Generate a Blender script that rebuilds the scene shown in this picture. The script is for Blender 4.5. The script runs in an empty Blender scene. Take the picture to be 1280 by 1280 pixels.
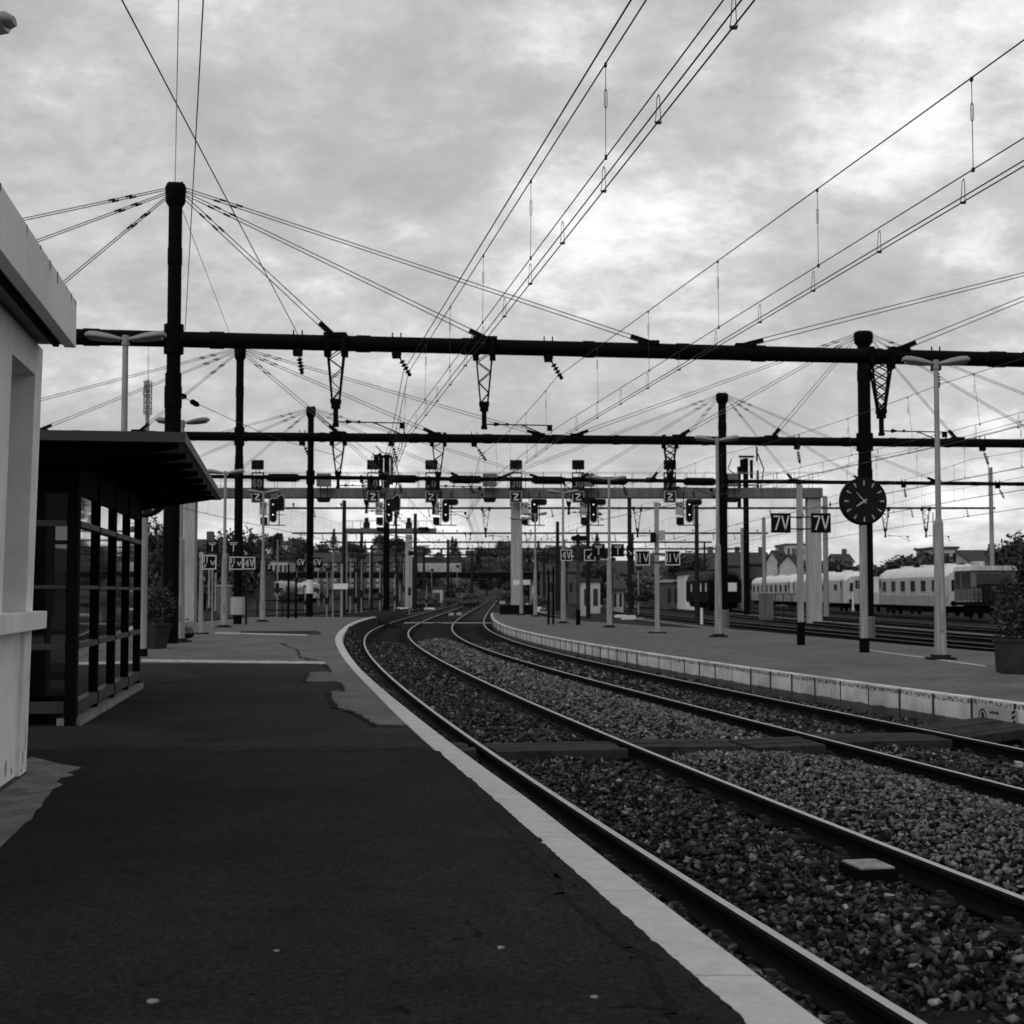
import bpy, bmesh, math, random
import numpy as np
from mathutils import Vector, Matrix
random.seed(11)
R = math.radians
SC = bpy.context.scene
COL = SC.collection
# ---------------------------------------------------------------- camera geometry
F = 1830.0; HC = 1.15; TH = math.atan(101 / F)
def ray(px, py):
    u = (px - 640) / F; v = (640 - py) / F
    return (u, math.cos(TH) - v * math.sin(TH), math.sin(TH) + v * math.cos(TH))
def W(px, py, Y):                     # point of the photograph at depth Y
    r = ray(px, py); t = Y / r[1]
    return Vector((r[0] * t, Y, HC + r[2] * t))
def G(px, py, z=0.0):                 # point of the photograph on the level z
    r = ray(px, py); t = (z - HC) / r[2]
    return Vector((r[0] * t, r[1] * t, z))
def ZR(py, Y): return W(640, py, Y).z
def XR(px, Y): return (px - 640) / F * Y
# ---------------------------------------------------------------- mesh builder
class MB:
    def __init__(s): s.v = []; s.f = []; s.sm = []
    def add(s, vs, fs, smooth=False):
        o = len(s.v); s.v += [tuple(p) for p in vs]
        for f in fs: s.f.append([i + o for i in f]); s.sm.append(smooth)
        return s
    def box(s, c, d, rz=0.0, M=None):
        x, y, z = d[0] / 2, d[1] / 2, d[2] / 2
        P = [Vector((a * x, b * y, e * z)) for e in (-1, 1) for b in (-1, 1) for a in (-1, 1)]
        if M is None: M = Matrix.Rotation(rz, 3, 'Z')
        P = [M @ p + Vector(c) for p in P]
        return s.add(P, [(0, 2, 3, 1), (4, 5, 7, 6), (0, 1, 5, 4), (2, 6, 7, 3), (0, 4, 6, 2), (1, 3, 7, 5)])
    def bar(s, p, q, w, h=None, up=(0, 0, 1)):
        p = Vector(p); q = Vector(q); h = w if h is None else h
        d = (q - p); L = d.length
        if L < 1e-6: return s
        d.normalize(); u = Vector(up)
        if abs(d.dot(u)) > .98: u = Vector((0, 1, 0))
        a = d.cross(u).normalized(); b = a.cross(d).normalized()
        M = Matrix((a, d, b)).transposed()
        return s.box((p + q) / 2, (w, L, h), M=M)
    def tube(s, p, q, r0, r1=None, n=8, cap=True, smooth=True):
        p = Vector(p); q = Vector(q); r1 = r0 if r1 is None else r1
        d = q - p
        if d.length < 1e-6: return s
        d.normalize(); u = Vector((0, 0, 1)) if abs(d.z) < .9 else Vector((0, 1, 0))
        a = d.cross(u).normalized(); b = a.cross(d).normalized()
        V = []
        for k in range(n):
            t = 2 * math.pi * (k + .5) / n; e = a * math.cos(t) + b * math.sin(t)
            V += [p + e * r0, q + e * r1]
        s.add(V, [(2 * k, 2 * k + 1, (2 * k + 3) % (2 * n), (2 * k + 2) % (2 * n)) for k in range(n)], smooth)
        if cap: s.add([V[2 * k] for k in range(n)], [list(range(n))]); s.add([V[2 * k + 1] for k in range(n)], [list(range(n))[::-1]])
        return s
    def path(s, pts, r, n=5):
        for a, b in zip(pts[:-1], pts[1:]): s.tube(a, b, r, r, n)
        return s
    def lathe(s, prof, c, n=16, M=None, smooth=True):
        M = M or Matrix.Identity(3); c = Vector(c); V = []
        for r, z in prof:
            for k in range(n):
                t = 2 * math.pi * k / n
                V.append(M @ Vector((r * math.cos(t), r * math.sin(t), z)) + c)
        Fc = []
        for i in range(len(prof) - 1):
            for k in range(n):
                k2 = (k + 1) % n
                Fc.append((i * n + k, i * n + k2, (i + 1) * n + k2, (i + 1) * n + k))
        s.add(V, Fc, smooth)
        s.add(V[:n], [list(range(n))[::-1]]); s.add(V[-n:], [list(range(n))])
        return s
    def prism(s, poly, z0, z1, M=None, c=(0, 0, 0)):    # poly in xy, extruded along z
        a = sum(poly[i][0] * poly[(i + 1) % len(poly)][1] - poly[(i + 1) % len(poly)][0] * poly[i][1] for i in range(len(poly)))
        if a < 0: poly = poly[::-1]
        n = len(poly); M = M or Matrix.Identity(3); c = Vector(c)
        V = [M @ Vector((x, y, z0)) + c for x, y in poly] + [M @ Vector((x, y, z1)) + c for x, y in poly]
        return s.add(V, [list(range(n))[::-1], list(range(n, 2 * n))] + [(i, (i + 1) % n, (i + 1) % n + n, i + n) for i in range(n)])
    def mesh(s, name):
        me = bpy.data.meshes.new(name)
        me.from_pydata([tuple(p) for p in s.v], [], s.f)
        me.polygons.foreach_set('use_smooth', s.sm); me.update()
        return me
UP2Y = Matrix(((1, 0, 0), (0, 0, -1), (0, 1, 0)))        # prism in xy -> standing, facing -y (local z -> -y, local y -> z)
def link(name, me, m, parent=None, bevel=0.0):
    o = bpy.data.objects.new(name, me); COL.objects.link(o)
    if m is not None: me.materials.append(m)
    if bevel > 0:
        bm = bmesh.new(); bm.from_mesh(me)
        es = [e for e in bm.edges if len(e.link_faces) == 2 and e.calc_face_angle(0) > .6]
        bmesh.ops.bevel(bm, geom=es, offset=bevel, segments=2, affect='EDGES', profile=.7, clamp_overlap=True)
        bm.to_mesh(me); bm.free()
    if parent is not None: o.parent = parent
    return o
def part(root, name, mb, m, bevel=0.0, label=None, local=False):
    if not local:
        l = root.location
        if root.parent is not None: l = root.parent.location
        mb.v = [(p[0] - l[0], p[1] - l[1], p[2] - l[2]) for p in mb.v]
    o = link(name, mb.mesh(name), m, root, bevel)
    if label: o['label'] = label
    return o
def thing(name, label, cat, loc=(0, 0, 0), rz=0.0, group=None):
    o = bpy.data.objects.new(name, None); COL.objects.link(o); o.empty_display_size = .2
    o.location = loc; o.rotation_euler = (0, 0, rz); tag(o, label, cat, group); return o
def tag(o, label, cat, group=None, kind=None):
    if label: o['label'] = label
    if cat: o['category'] = cat
    if group: o['group'] = group
    if kind: o['kind'] = kind
    return o
def single(name, mb, m, label, cat, group=None, bevel=0.0):   # a thing that is one mesh, placed by its own base point
    xs = [p[0] for p in mb.v]; ys = [p[1] for p in mb.v]; zs = [p[2] for p in mb.v]
    c = ((min(xs) + max(xs)) / 2, (min(ys) + max(ys)) / 2, min(zs))
    mb.v = [(p[0] - c[0], p[1] - c[1], p[2] - c[2]) for p in mb.v]
    o = link(name, mb.mesh(name), m, None, bevel); o.location = c
    return tag(o, label, cat, group)
def struct(name, mb, m):
    o = link(name, mb.mesh(name), m); o['kind'] = 'structure'; return o
def dup(root, loc, rz=0.0, label=None, scale=None):
    r = root.copy(); COL.objects.link(r); r.location = loc; r.rotation_euler = (0, 0, rz)
    if scale: r.scale = scale
    if label: r['label'] = label
    for ch in list(root.children):
        c = ch.copy(); COL.objects.link(c); c.parent = r
        for g in list(ch.children):
            d = g.copy(); COL.objects.link(d); d.parent = c
    return r
# ---------------------------------------------------------------- materials (the photograph is black and white)
def new_mat(name):
    m = bpy.data.materials.new(name); m.use_nodes = True
    nt = m.node_tree; b = nt.nodes['Principled BSDF']; return m, nt, b
def N(nt, t, **k):
    n = nt.nodes.new(t)
    for a, v in k.items():
        if a in n.inputs: n.inputs[a].default_value = v
        else: setattr(n, a, v)
    return n
def ramp(nt, src, stops):
    r = N(nt, 'ShaderNodeValToRGB'); e = r.color_ramp.elements
    while len(e) < len(stops): e.new(.5)
    for i, (p, c) in enumerate(stops):
        e[i].position = p; e[i].color = (c, c, c, 1)
    nt.links.new(src, r.inputs['Fac']); return r
def g3(v): return (v, v, v, 1)
def noise(nt, scale, detail=4, rough=.6, vec=None, dist=0.0):
    n = N(nt, 'ShaderNodeTexNoise'); n.inputs['Scale'].default_value = scale; n.inputs['Detail'].default_value = detail
    n.inputs['Roughness'].default_value = rough; n.inputs['Distortion'].default_value = dist
    if vec is not None: nt.links.new(vec, n.inputs['Vector'])
    return n
def mat(name, v, var=.15, scale=6.0, rough=.7, metal=0.0, spec=.3, bump=0.0, bscale=40.0, dirt=0.0, dscale=1.2, streak=False):
    m, nt, b = new_mat(name); L = nt.links.new
    tc = N(nt, 'ShaderNodeTexCoord'); vec = tc.outputs['Object']
    if streak:
        mp = N(nt, 'ShaderNodeMapping'); mp.inputs['Scale'].default_value = (6, 6, .5); L(vec, mp.inputs['Vector']); sv = mp.outputs[0]
    else: sv = vec
    n1 = noise(nt, scale, 5, .65, sv)
    r = ramp(nt, n1.outputs['Fac'], [(.25, v * (1 - var)), (.75, v * (1 + var))]); out = r.outputs['Color']
    if dirt > 0:
        n2 = noise(nt, dscale, 6, .7, sv, .4)
        r2 = ramp(nt, n2.outputs['Fac'], [(.38, 1 - dirt), (.58, 1.0)])
        mx = N(nt, 'ShaderNodeMixRGB', blend_type='MULTIPLY'); mx.inputs['Fac'].default_value = 1
        L(out, mx.inputs['Color1']); L(r2.outputs['Color'], mx.inputs['Color2']); out = mx.outputs['Color']
    L(out, b.inputs['Base Color'])
    b.inputs['Roughness'].default_value = rough; b.inputs['Metallic'].default_value = metal
    b.inputs['Specular IOR Level'].default_value = spec
    if bump > 0:
        n3 = noise(nt, bscale, 4, .7, vec); bp = N(nt, 'ShaderNodeBump'); bp.inputs['Strength'].default_value = bump; bp.inputs['Distance'].default_value = .02
        L(n3.outputs['Fac'], bp.inputs['Height']); L(bp.outputs['Normal'], b.inputs['Normal'])
    return m
def emit(name, v, s):
    m, nt, b = new_mat(name); b.inputs['Base Color'].default_value = g3(.5)
    b.inputs['Emission Color'].default_value = g3(v); b.inputs['Emission Strength'].default_value = s; return m
def asphalt(name, v, bump=.35, dirt=.25, spec=.04, rough=.95):
    m, nt, b = new_mat(name); L = nt.links.new
    vec = N(nt, 'ShaderNodeTexCoord').outputs['Object']
    big = noise(nt, .55, 6, .65, vec, .5); fine = noise(nt, 48, 6, .82, vec); mid = noise(nt, 4.5, 8, .78, vec, .6)
    pit = noise(nt, 11, 2, .5, vec, .3)
    sp = N(nt, 'ShaderNodeTexVoronoi'); sp.inputs['Scale'].default_value = 130; L(vec, sp.inputs['Vector'])
    r1 = ramp(nt, big.outputs['Fac'], [(.3, v * (1 - dirt)), (.7, v * (1 + dirt))])
    r2 = ramp(nt, fine.outputs['Fac'], [(.34, .15), (.66, 2.1)])
    r3 = ramp(nt, mid.outputs['Fac'], [(.3, .62), (.7, 1.35)])
    r5 = ramp(nt, pit.outputs['Fac'], [(.255, .3), (.30, 1)])
    r4 = ramp(nt, sp.outputs['Color'], [(.80, 1.0), (.97, 2.6)])
    prev = r1.outputs['Color']
    for r in (r2, r3, r4, r5):
        mx = N(nt, 'ShaderNodeMixRGB', blend_type='MULTIPLY'); mx.inputs['Fac'].default_value = 1; mx.use_clamp = False
        L(prev, mx.inputs['Color1']); L(r.outputs['Color'], mx.inputs['Color2']); prev = mx.outputs['Color']
    L(prev, b.inputs['Base Color']); b.inputs['Roughness'].default_value = rough; b.inputs['Specular IOR Level'].default_value = spec
    bp = N(nt, 'ShaderNodeBump'); bp.inputs['Strength'].default_value = bump; bp.inputs['Distance'].default_value = .008
    L(fine.outputs['Fac'], bp.inputs['Height']); L(bp.outputs['Normal'], b.inputs['Normal']); return m
def gravel(name, lo, hi, scale, bump=1.0):
    m, nt, b = new_mat(name); L = nt.links.new
    vec = N(nt, 'ShaderNodeTexCoord').outputs['Object']
    vo = N(nt, 'ShaderNodeTexVoronoi'); vo.inputs['Scale'].default_value = scale; L(vec, vo.inputs['Vector'])
    r1 = ramp(nt, vo.outputs['Color'], [(.15, lo), (.85, hi)])
    r2 = ramp(nt, vo.outputs['Distance'], [(.25, 1.0), (.75, .15)])
    big = noise(nt, .35, 5, .65, vec, .4); r3 = ramp(nt, big.outputs['Fac'], [(.35, .55), (.65, 1.15)])
    prev = r1.outputs['Color']
    for r in (r2, r3):
        mx = N(nt, 'ShaderNodeMixRGB', blend_type='MULTIPLY'); mx.inputs['Fac'].default_value = 1
        L(prev, mx.inputs['Color1']); L(r.outputs['Color'], mx.inputs['Color2']); prev = mx.outputs['Color']
    L(prev, b.inputs['Base Color']); b.inputs['Roughness'].default_value = .95; b.inputs['Specular IOR Level'].default_value = .1
    bp = N(nt, 'ShaderNodeBump'); bp.inputs['Strength'].default_value = bump; bp.inputs['Distance'].default_value = .04; bp.invert = True
    L(vo.outputs['Distance'], bp.inputs['Height']); L(bp.outputs['Normal'], b.inputs['Normal']); return m
def island(name, lo, hi, rough=.9, spec=.15, bump=0.0, bscale=60, trans=0.0, stops=None):
    m, nt, b = new_mat(name); L = nt.links.new
    ge = N(nt, 'ShaderNodeNewGeometry'); vec = N(nt, 'ShaderNodeTexCoord').outputs['Object']
    r = ramp(nt, ge.outputs['Random Per Island'], stops or [(0, lo), (1, hi)])
    n = noise(nt, bscale, 4, .7, vec); r2 = ramp(nt, n.outputs['Fac'], [(.3, .6), (.7, 1.3)])
    mx = N(nt, 'ShaderNodeMixRGB', blend_type='MULTIPLY'); mx.inputs['Fac'].default_value = 1
    L(r.outputs['Color'], mx.inputs['Color1']); L(r2.outputs['Color'], mx.inputs['Color2']); L(mx.outputs['Color'], b.inputs['Base Color'])
    b.inputs['Roughness'].default_value = rough; b.inputs['Specular IOR Level'].default_value = spec
    if bump:
        bp = N(nt, 'ShaderNodeBump'); bp.inputs['Strength'].default_value = bump; bp.inputs['Distance'].default_value = .01
        L(n.outputs['Fac'], bp.inputs['Height']); L(bp.outputs['Normal'], b.inputs['Normal'])
    return m
def glass(name, tint=.8, refl=.12):
    m = bpy.data.materials.new(name); m.use_nodes = True; nt = m.node_tree; L = nt.links.new
    nt.nodes.clear(); o = N(nt, 'ShaderNodeOutputMaterial'); t = N(nt, 'ShaderNodeBsdfTransparent'); t.inputs[0].default_value = g3(tint)
    gl = N(nt, 'ShaderNodeBsdfGlossy'); gl.inputs['Roughness'].default_value = .03; gl.inputs['Color'].default_value = g3(.9)
    fr = N(nt, 'ShaderNodeFresnel'); fr.inputs['IOR'].default_value = 1.35; mx = N(nt, 'ShaderNodeMixShader')
    L(fr.outputs[0], mx.inputs[0]); L(t.outputs[0], mx.inputs[1]); L(gl.outputs[0], mx.inputs[2]); L(mx.outputs[0], o.inputs[0]); return m
M = {}
M['black'] = mat('black_steel', .0028, .3, 5, .8, 0, .05)
M['dark'] = mat('dark_steel', .012, .3, 5, .7, 0, .1)
M['wire'] = mat('wire_metal', .03, .2, 5, .6, 0, .2)
M['stay'] = mat('stay_cable', .10, .2, 5, .6, 0, .2)
M['grey'] = mat('grey_painted_steel', .26, .2, 4, .55, 0, .3, dirt=.3, dscale=2, streak=True)
M['lampgrey'] = mat('lamp_housing', .19, .15, 6, .45, 0, .4)
M['lens'] = mat('lamp_lens', .12, .1, 6, .25, 0, .5)
M['concrete'] = mat('concrete', .24, .18, 3, .9, 0, .15, .3, 60, dirt=.35, dscale=.8, streak=True)
M['concrete_lt'] = mat('light_concrete', .33, .1, 3, .9, 0, .15, .2, 60, dirt=.25, dscale=.8, streak=True)
M['concrete_dk'] = mat('dark_concrete', .045, .3, 5, .9, 0, .15, .4, 50, dirt=.4, dscale=2)
M['gantry'] = mat('gantry_paint', .12, .15, 2, .7, 0, .2, dirt=.35, dscale=.9, streak=True)
M['render'] = mat('white_render', .74, .05, 3, .9, 0, .1, .3, 70, dirt=.14, dscale=2.2)
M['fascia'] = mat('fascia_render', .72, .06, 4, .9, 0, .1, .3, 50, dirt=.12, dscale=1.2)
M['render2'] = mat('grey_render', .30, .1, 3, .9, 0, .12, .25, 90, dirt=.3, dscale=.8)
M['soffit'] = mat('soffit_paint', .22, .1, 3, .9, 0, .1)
M['asph_far'] = asphalt('old_asphalt', .080, .35, .3, .12, .85)
M['asph_mid'] = asphalt('mid_asphalt', .0165, .4, .5, .05, .9)
M['asph_new'] = asphalt('new_asphalt', .0115, .5, .34, .05, .9)
M['kerb'] = mat('kerb_concrete', .46, .10, 40, .9, 0, .12, .5, 140, dirt=.14, dscale=6)
M['apron'] = mat('apron_concrete', .17, .3, 9, .95, 0, .1, .5, 60, dirt=.5, dscale=4)
M['paint'] = mat('worn_white_paint', .38, .25, 10, .8, 0, .2, dirt=.5, dscale=5)
M['ballast'] = gravel('ballast_gravel', .003, .022, 22)  # near-black bed colour carries the shade in the gaps between loose stones
M['ballast_far'] = gravel('yard_gravel', .010, .055, 7)
M['stone'] = island('ballast_stone', .0, .0, .95, .1, .5, 60, stops=[(0, .008), (.3, .05), (.7, .12), (.97, .17), (1, .30)])
M['stone_oily'] = island('oily_ballast_stone', .0, .0, .95, .1, .5, 60, stops=[(0, .003), (.35, .016), (.75, .042), (.97, .075), (1, .20)])
M['rail'] = mat('polished_rail', .36, .2, 9, .55, .25, .3)
M['railside'] = mat('rusty_rail', .005, .3, 12, .8, 0, .05)
M['rust'] = mat('rusty_iron', .022, .4, 20, .85, 0, .15)
M['sleeper'] = mat('tarred_timber', .006, .4, 8, .9, 0, .1, .5, 40)
M['timber'] = mat('weathered_timber', .026, .35, 8, .9, 0, .15, .5, 40, dirt=.5, dscale=3)
M['leaf'] = island('leaf_dark', .014, .075, .7, .2)
M['leaf2'] = island('leaf_mid', .03, .15, .7, .2)
M['bark'] = mat('bark', .03, .3, 9, .95, 0, .1)
M['soil'] = mat('ground_soil', .018, .35, .6, .95, 0, .1)
M['hill'] = mat('hill_grass', .035, .4, .08, .95, 0, .1)
M['coach'] = mat('coach_paint', .46, .12, 3, .5, 0, .35, dirt=.35, dscale=.8, streak=True)
M['coach_lo'] = mat('coach_lower_paint', .30, .1, 3, .55, 0, .3, dirt=.3, dscale=.8, streak=True)
M['roofw'] = mat('coach_roof', .68, .1, 3, .6, 0, .3, dirt=.3, streak=True)
M['window'] = mat('window_glass', .014, .2, 3, .15, 0, .5)
M['white'] = mat('white_enamel', .62, .08, 5, .5, 0, .3, dirt=.15)
M['letter'] = mat('sign_lettering', .5, .06, 5, .6, 0, .2)
M['signblack'] = mat('sign_black', .004, .1, 5, .7, 0, .08)
M['board'] = mat('grey_board', .30, .12, 5, .6, 0, .2)
M['plaster'] = mat('house_plaster', .40, .15, 1, .9, 0, .1, dirt=.2, dscale=.4)
M['plaster_dk'] = mat('house_stone', .085, .2, 1, .9, 0, .1, dirt=.2, dscale=.4)
M['roof'] = mat('house_roof', .045, .25, 2, .9, 0, .1)
M['pot'] = mat('planter_concrete', .032, .25, 30, .95, 0, .1, .5, 80, dirt=.4, dscale=4)
M['glass'] = glass('shelter_glass', .62)
M['siglamp'] = emit('lit_signal_lamp', 1.0, 1.2)
M['chrome'] = mat('steel_frame', .03, .2, 6, .5, 0, .3)
# ---------------------------------------------------------------- lines of the place
C1P = [-3.032075087811377e-09, 7.068013127521531e-07, -5.2227976623210627e-05, 0.0027143856278057992, -0.2265938027653698, 3.353680237230926]
C2P = [-5.478923892690421e-07, 9.567532165262754e-05, -0.0041713266287396605, -0.11125926404049506, 6.447480437071196]
def curve(P, y0, y1, s1, Lc=14.0):
    d = np.polyder(P)
    def f(Y):
        if Y < y0: return float(np.polyval(P, y0) + np.polyval(d, y0) * (Y - y0))
        if Y > y1:
            s0 = np.polyval(d, y1); t = Y - y1
            return float(np.polyval(P, y1) + s1 * t + (s0 - s1) * Lc * (1 - math.exp(-t / Lc)))
        return float(np.polyval(P, Y))
    return f
c1 = curve(C1P, 3.0, 60.0, -.006); c2 = curve(C2P, 14.0, 60.0, -.006)
def lerp(tab): 
    xs = [a for a, b in tab]; ys = [b for a, b in tab]
    return lambda Y: float(np.interp(Y, xs, ys))
kin_o = lerp([(0, -1.92), (4, -1.88), (8, -1.77), (17, -1.68), (36, -1.62), (48, -1.45), (70, -1.35)])
kout_o = lerp([(0, -1.7), (4, -1.66), (8, -1.555), (15, -1.53), (22, -1.53), (36, -1.44), (48, -1.25), (70, -1.15)])
pe_o = lerp([(0, 2.0), (16, 1.95), (18.3, 1.78), (22, 1.62), (28, 1.44), (38, 1.29), (54, 1.12), (90, 1.15)])
kin = lambda Y: c1(Y) + kin_o(Y)
kout = lambda Y: c1(Y) + kout_o(Y)
pe = lambda Y: c2(Y) + pe_o(Y)
ZRAIL = -.38; ZP2 = -.10
def offs(f, Y, d):                     # point at distance d to the right of a line x = f(Y)
    s = (f(Y + .25) - f(Y - .25)) / .5; n = math.hypot(1, s)
    return Vector((f(Y) + d / n, Y - d * s / n, 0))
# ================================================================ THE SETTING
def strip(fa, fb, ya, yb, step, z, mb=None, za=None):
    mb = mb or MB(); V = []; n = int(round((yb - ya) / step))
    for i in range(n + 1):
        Y = ya + (yb - ya) * i / n
        V += [(fa(Y), Y, z), (fb(Y), Y, z)]
    return mb.add(V, [(2 * i, 2 * i + 1, 2 * i + 3, 2 * i + 2) for i in range(n)])
# ground out to the horizon
g = MB(); g.add([(-3000, -200, -.8), (3000, -200, -.8), (3000, 4000, -.8), (-3000, 4000, -.8)], [(0, 1, 2, 3)])
struct('ground', g, M['soil'])
g = MB(); g.add([(-75, -20, -.64), (75, -20, -.64), (75, 420, -.64), (-75, 420, -.64)], [(0, 1, 2, 3)])
struct('railway_yard', g, M['ballast_far'])
# ballast between the platforms
def zball(X, Y):
    d1 = X - c1(Y); d2 = X - c2(Y)
    z = -.535
    for d in (d1, d2): z += .045 * max(0, 1 - (d / .58) ** 2) if abs(d) < .58 else 0
    gap = (c2(Y) - c1(Y)) - 1.7; m = (d1 - .85) / max(gap, .3)
    if 0 < m < 1: z += .17 * math.sin(math.pi * m) ** .8 * (1 - math.exp(-((Y - 15.2) / 1.0) ** 2) * .75)
    if d1 < -.86: z += min(.07, (-.86 - d1) * .5)
    if d1 < -.86 and Y > 30: z += min(.50, (-.86 - d1) * 1.6) * min(1, (Y - 30) / 16)
    if d2 > .9: z += min(.03, (d2 - .9) * .1)
    return z
mb = MB(); V = []; K = 26; ys = [-6 + .4 * i for i in range(int(100 / .4))]
for Y in ys:
    a = kout(Y) - .25 if Y < 70 else c1(Y) - 3.2; b = pe(Y) + .25 if Y < 86 else c2(Y) + 3
    for k in range(K + 1):
        X = a + (b - a) * k / K
        V.append((X, Y, zball(X, Y) - .03 + random.uniform(-.012, .012)))
mb.add(V, [(i * (K + 1) + k, i * (K + 1) + k + 1, (i + 1) * (K + 1) + k + 1, (i + 1) * (K + 1) + k) for i in range(len(ys) - 1) for k in range(K)], True)
struct('ballast_bed', mb, M['ballast'])
# loose stones on the ballast
def stones():
    rng = np.random.default_rng(5); pts = []
    def scatter(ya, yb, dens, smin, smax):
        y = ya
        while y < yb:
            dy = .25; a = kout(y) + .03; b = pe(y) - .03
            b = min(b, .40 * y + 3.4); a = max(a, -.40 * y - 1.5)
            if b > a:
                n = int((b - a) * dy * dens)
                X = rng.uniform(a, b, n); Y = rng.uniform(y, y + dy, n)
                for q, w in zip(X, Y):
                    d1 = abs(q - c1(w)); d2 = abs(q - c2(w))
                    if min(abs(d1 - .755), abs(d2 - .755)) < .085: continue
                    if (d1 < 1.25 and abs(((w - 5.2) / .68 + .5) % 1 - .5) < .17 and rng.random() < .55) or (d2 < 1.25 and abs(((w - 11.8) / .68 + .5) % 1 - .5) < .17 and rng.random() < .45): continue
                    z = zball(q, w)
                    pts.append((q, w, z, rng.uniform(smin, smax) * (1.15 if rng.random() < .1 else 1)))
            y += dy
    scatter(2.2, 14, 700, .012, .028)
    scatter(14, 26, 420, .017, .034)
    scatter(26, 48, 150, .026, .05)
    n = len(pts); P = np.array(pts)
    base = np.array([(x, y, z) for z in (-1, 1) for y in (-1, 1) for x in (-1, 1)], float)
    V = base[None] * rng.uniform(.22, 1.0, (n, 8, 3)) * np.array([1.4, .95, .62])
    ax = rng.normal(size=(n, 3)) * np.array([.6, .6, 1]); ax /= np.linalg.norm(ax, axis=1)[:, None]; an = rng.uniform(0, 6.28, n)
    c = np.cos(an)[:, None, None]; s = np.sin(an)[:, None, None]; k = ax[:, None, :]
    V = V * c + np.cross(np.broadcast_to(k, V.shape), V) * s + k * (V * k).sum(-1, keepdims=True) * (1 - c)
    V = V * P[:, 3][:, None, None]
    pos = P[:, :3].copy(); pos[:, 2] += rng.uniform(-.03, .022, n)
    V = V + pos[:, None, :]
    fq = np.array([(0, 2, 3, 1), (4, 5, 7, 6), (0, 1, 5, 4), (2, 6, 7, 3), (0, 4, 6, 2), (1, 3, 7, 5)])
    # split quads for crisp facets
    ft = np.concatenate([fq[:, [0, 1, 2]], fq[:, [0, 2, 3]]])
    Fa = (ft[None] + (np.arange(n) * 8)[:, None, None]).reshape(-1)
    me = bpy.data.meshes.new('loose_ballast'); me.vertices.add(n * 8); me.vertices.foreach_set('co', V.reshape(-1).astype(np.float32))
    nf = n * 12; me.loops.add(nf * 3); me.loops.foreach_set('vertex_index', Fa.astype(np.int32)); me.polygons.add(nf)
    me.polygons.foreach_set('loop_start', (np.arange(nf) * 3).astype(np.int32)); me.polygons.foreach_set('loop_total', np.full(nf, 3, np.int32))
    me.update(calc_edges=True)
    o = link('loose_ballast', me, M['stone']); me.materials.append(M['stone_oily'])
    D1 = np.array([p[0] - c1(p[1]) for p in pts]); D2 = np.array([p[0] - c2(p[1]) for p in pts])
    oil = ((D1 < .95 + rng.normal(0, .08, n)) & (rng.random(n) < .85)) | ((np.abs(D2) < .95 + rng.normal(0, .08, n)) & (rng.random(n) < .75)) | ((D2 > .7) & (rng.random(n) < .8))
    me.polygons.foreach_set('material_index', np.repeat(oil.astype(np.int32), 12)) if len(me.polygons) == nf else print('POLYS', len(me.polygons), nf)
    tag(o, 'grey broken stone ballast lying loose between and beside the rails', 'ballast', kind='stuff')
stones()
# ---- near platform (left)
LP = MB()
lpe = lambda Y: -12.4
strip(lpe, kin, -8, 70, .5, 0.0, LP)
struct('platform', LP, M['asph_far'])
wl = MB()
for Y in [i * 2.0 - 8 for i in range(39)]:
    wl.add([(lpe(Y), Y, -.003), (lpe(Y), Y + 2, -.003), (lpe(Y), Y + 2, -.8), (lpe(Y), Y, -.8)], [(0, 1, 2, 3)])
wl.add([(-12.4, 70, -.003), (kin(70), 70, -.003), (kin(70), 70, -.8), (-12.4, 70, -.8)], [(3, 2, 1, 0)])
struct('platform_side', wl, M['concrete_dk'])
# ramp at the far end of the near platform
rp = MB(); rp.add([(-10.5, 70.01, -.003), (kout(70), 70.01, -.003), (c1(80) - 1.6, 80, -.6), (-10.5, 80, -.6), (-10.5, 70.01, -.8), (kout(70), 70.01, -.8)],
                  [(0, 1, 2, 3), (0, 3, 4), (1, 5, 2)])
struct('platform_ramp', rp, M['asph_far'])
# kerb stones of the near platform
kb = MB(); Y = -3.0; rk = random.Random(3)
while Y < 69.8:
    L = 1.24 if Y < 30 else 2.4
    Y2 = min(Y + L - .016, 70)
    for (ya, yb) in ((Y, (Y + Y2) / 2), ((Y + Y2) / 2, Y2)):
        zt = .012
        P8 = [(kin(ya), ya, -.5), (kout(ya), ya, -.5), (kout(yb), yb, -.5), (kin(yb), yb, -.5),
              (kin(ya), ya, zt), (kout(ya) - .015, ya, zt), (kout(yb) - .015, yb, zt), (kin(yb), yb, zt),
              (kout(ya), ya, zt - .012), (kout(yb), yb, zt - .012)]
        kb.add(P8, [(4, 5, 6, 7), (5, 8, 9, 6), (8, 1, 2, 9), (0, 1, 8, 5, 4), (3, 7, 6, 9, 2), (0, 4, 7, 3)])
    Y += L
struct('platform_kerb', kb, M['kerb'])
kw = MB(); strip(lambda Y: kin(Y) + .01, lambda Y: kout(Y) - .02, -3, 70, .5, -.01, kw)
struct('kerb_bedding', kw, M['concrete_dk'])
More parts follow.
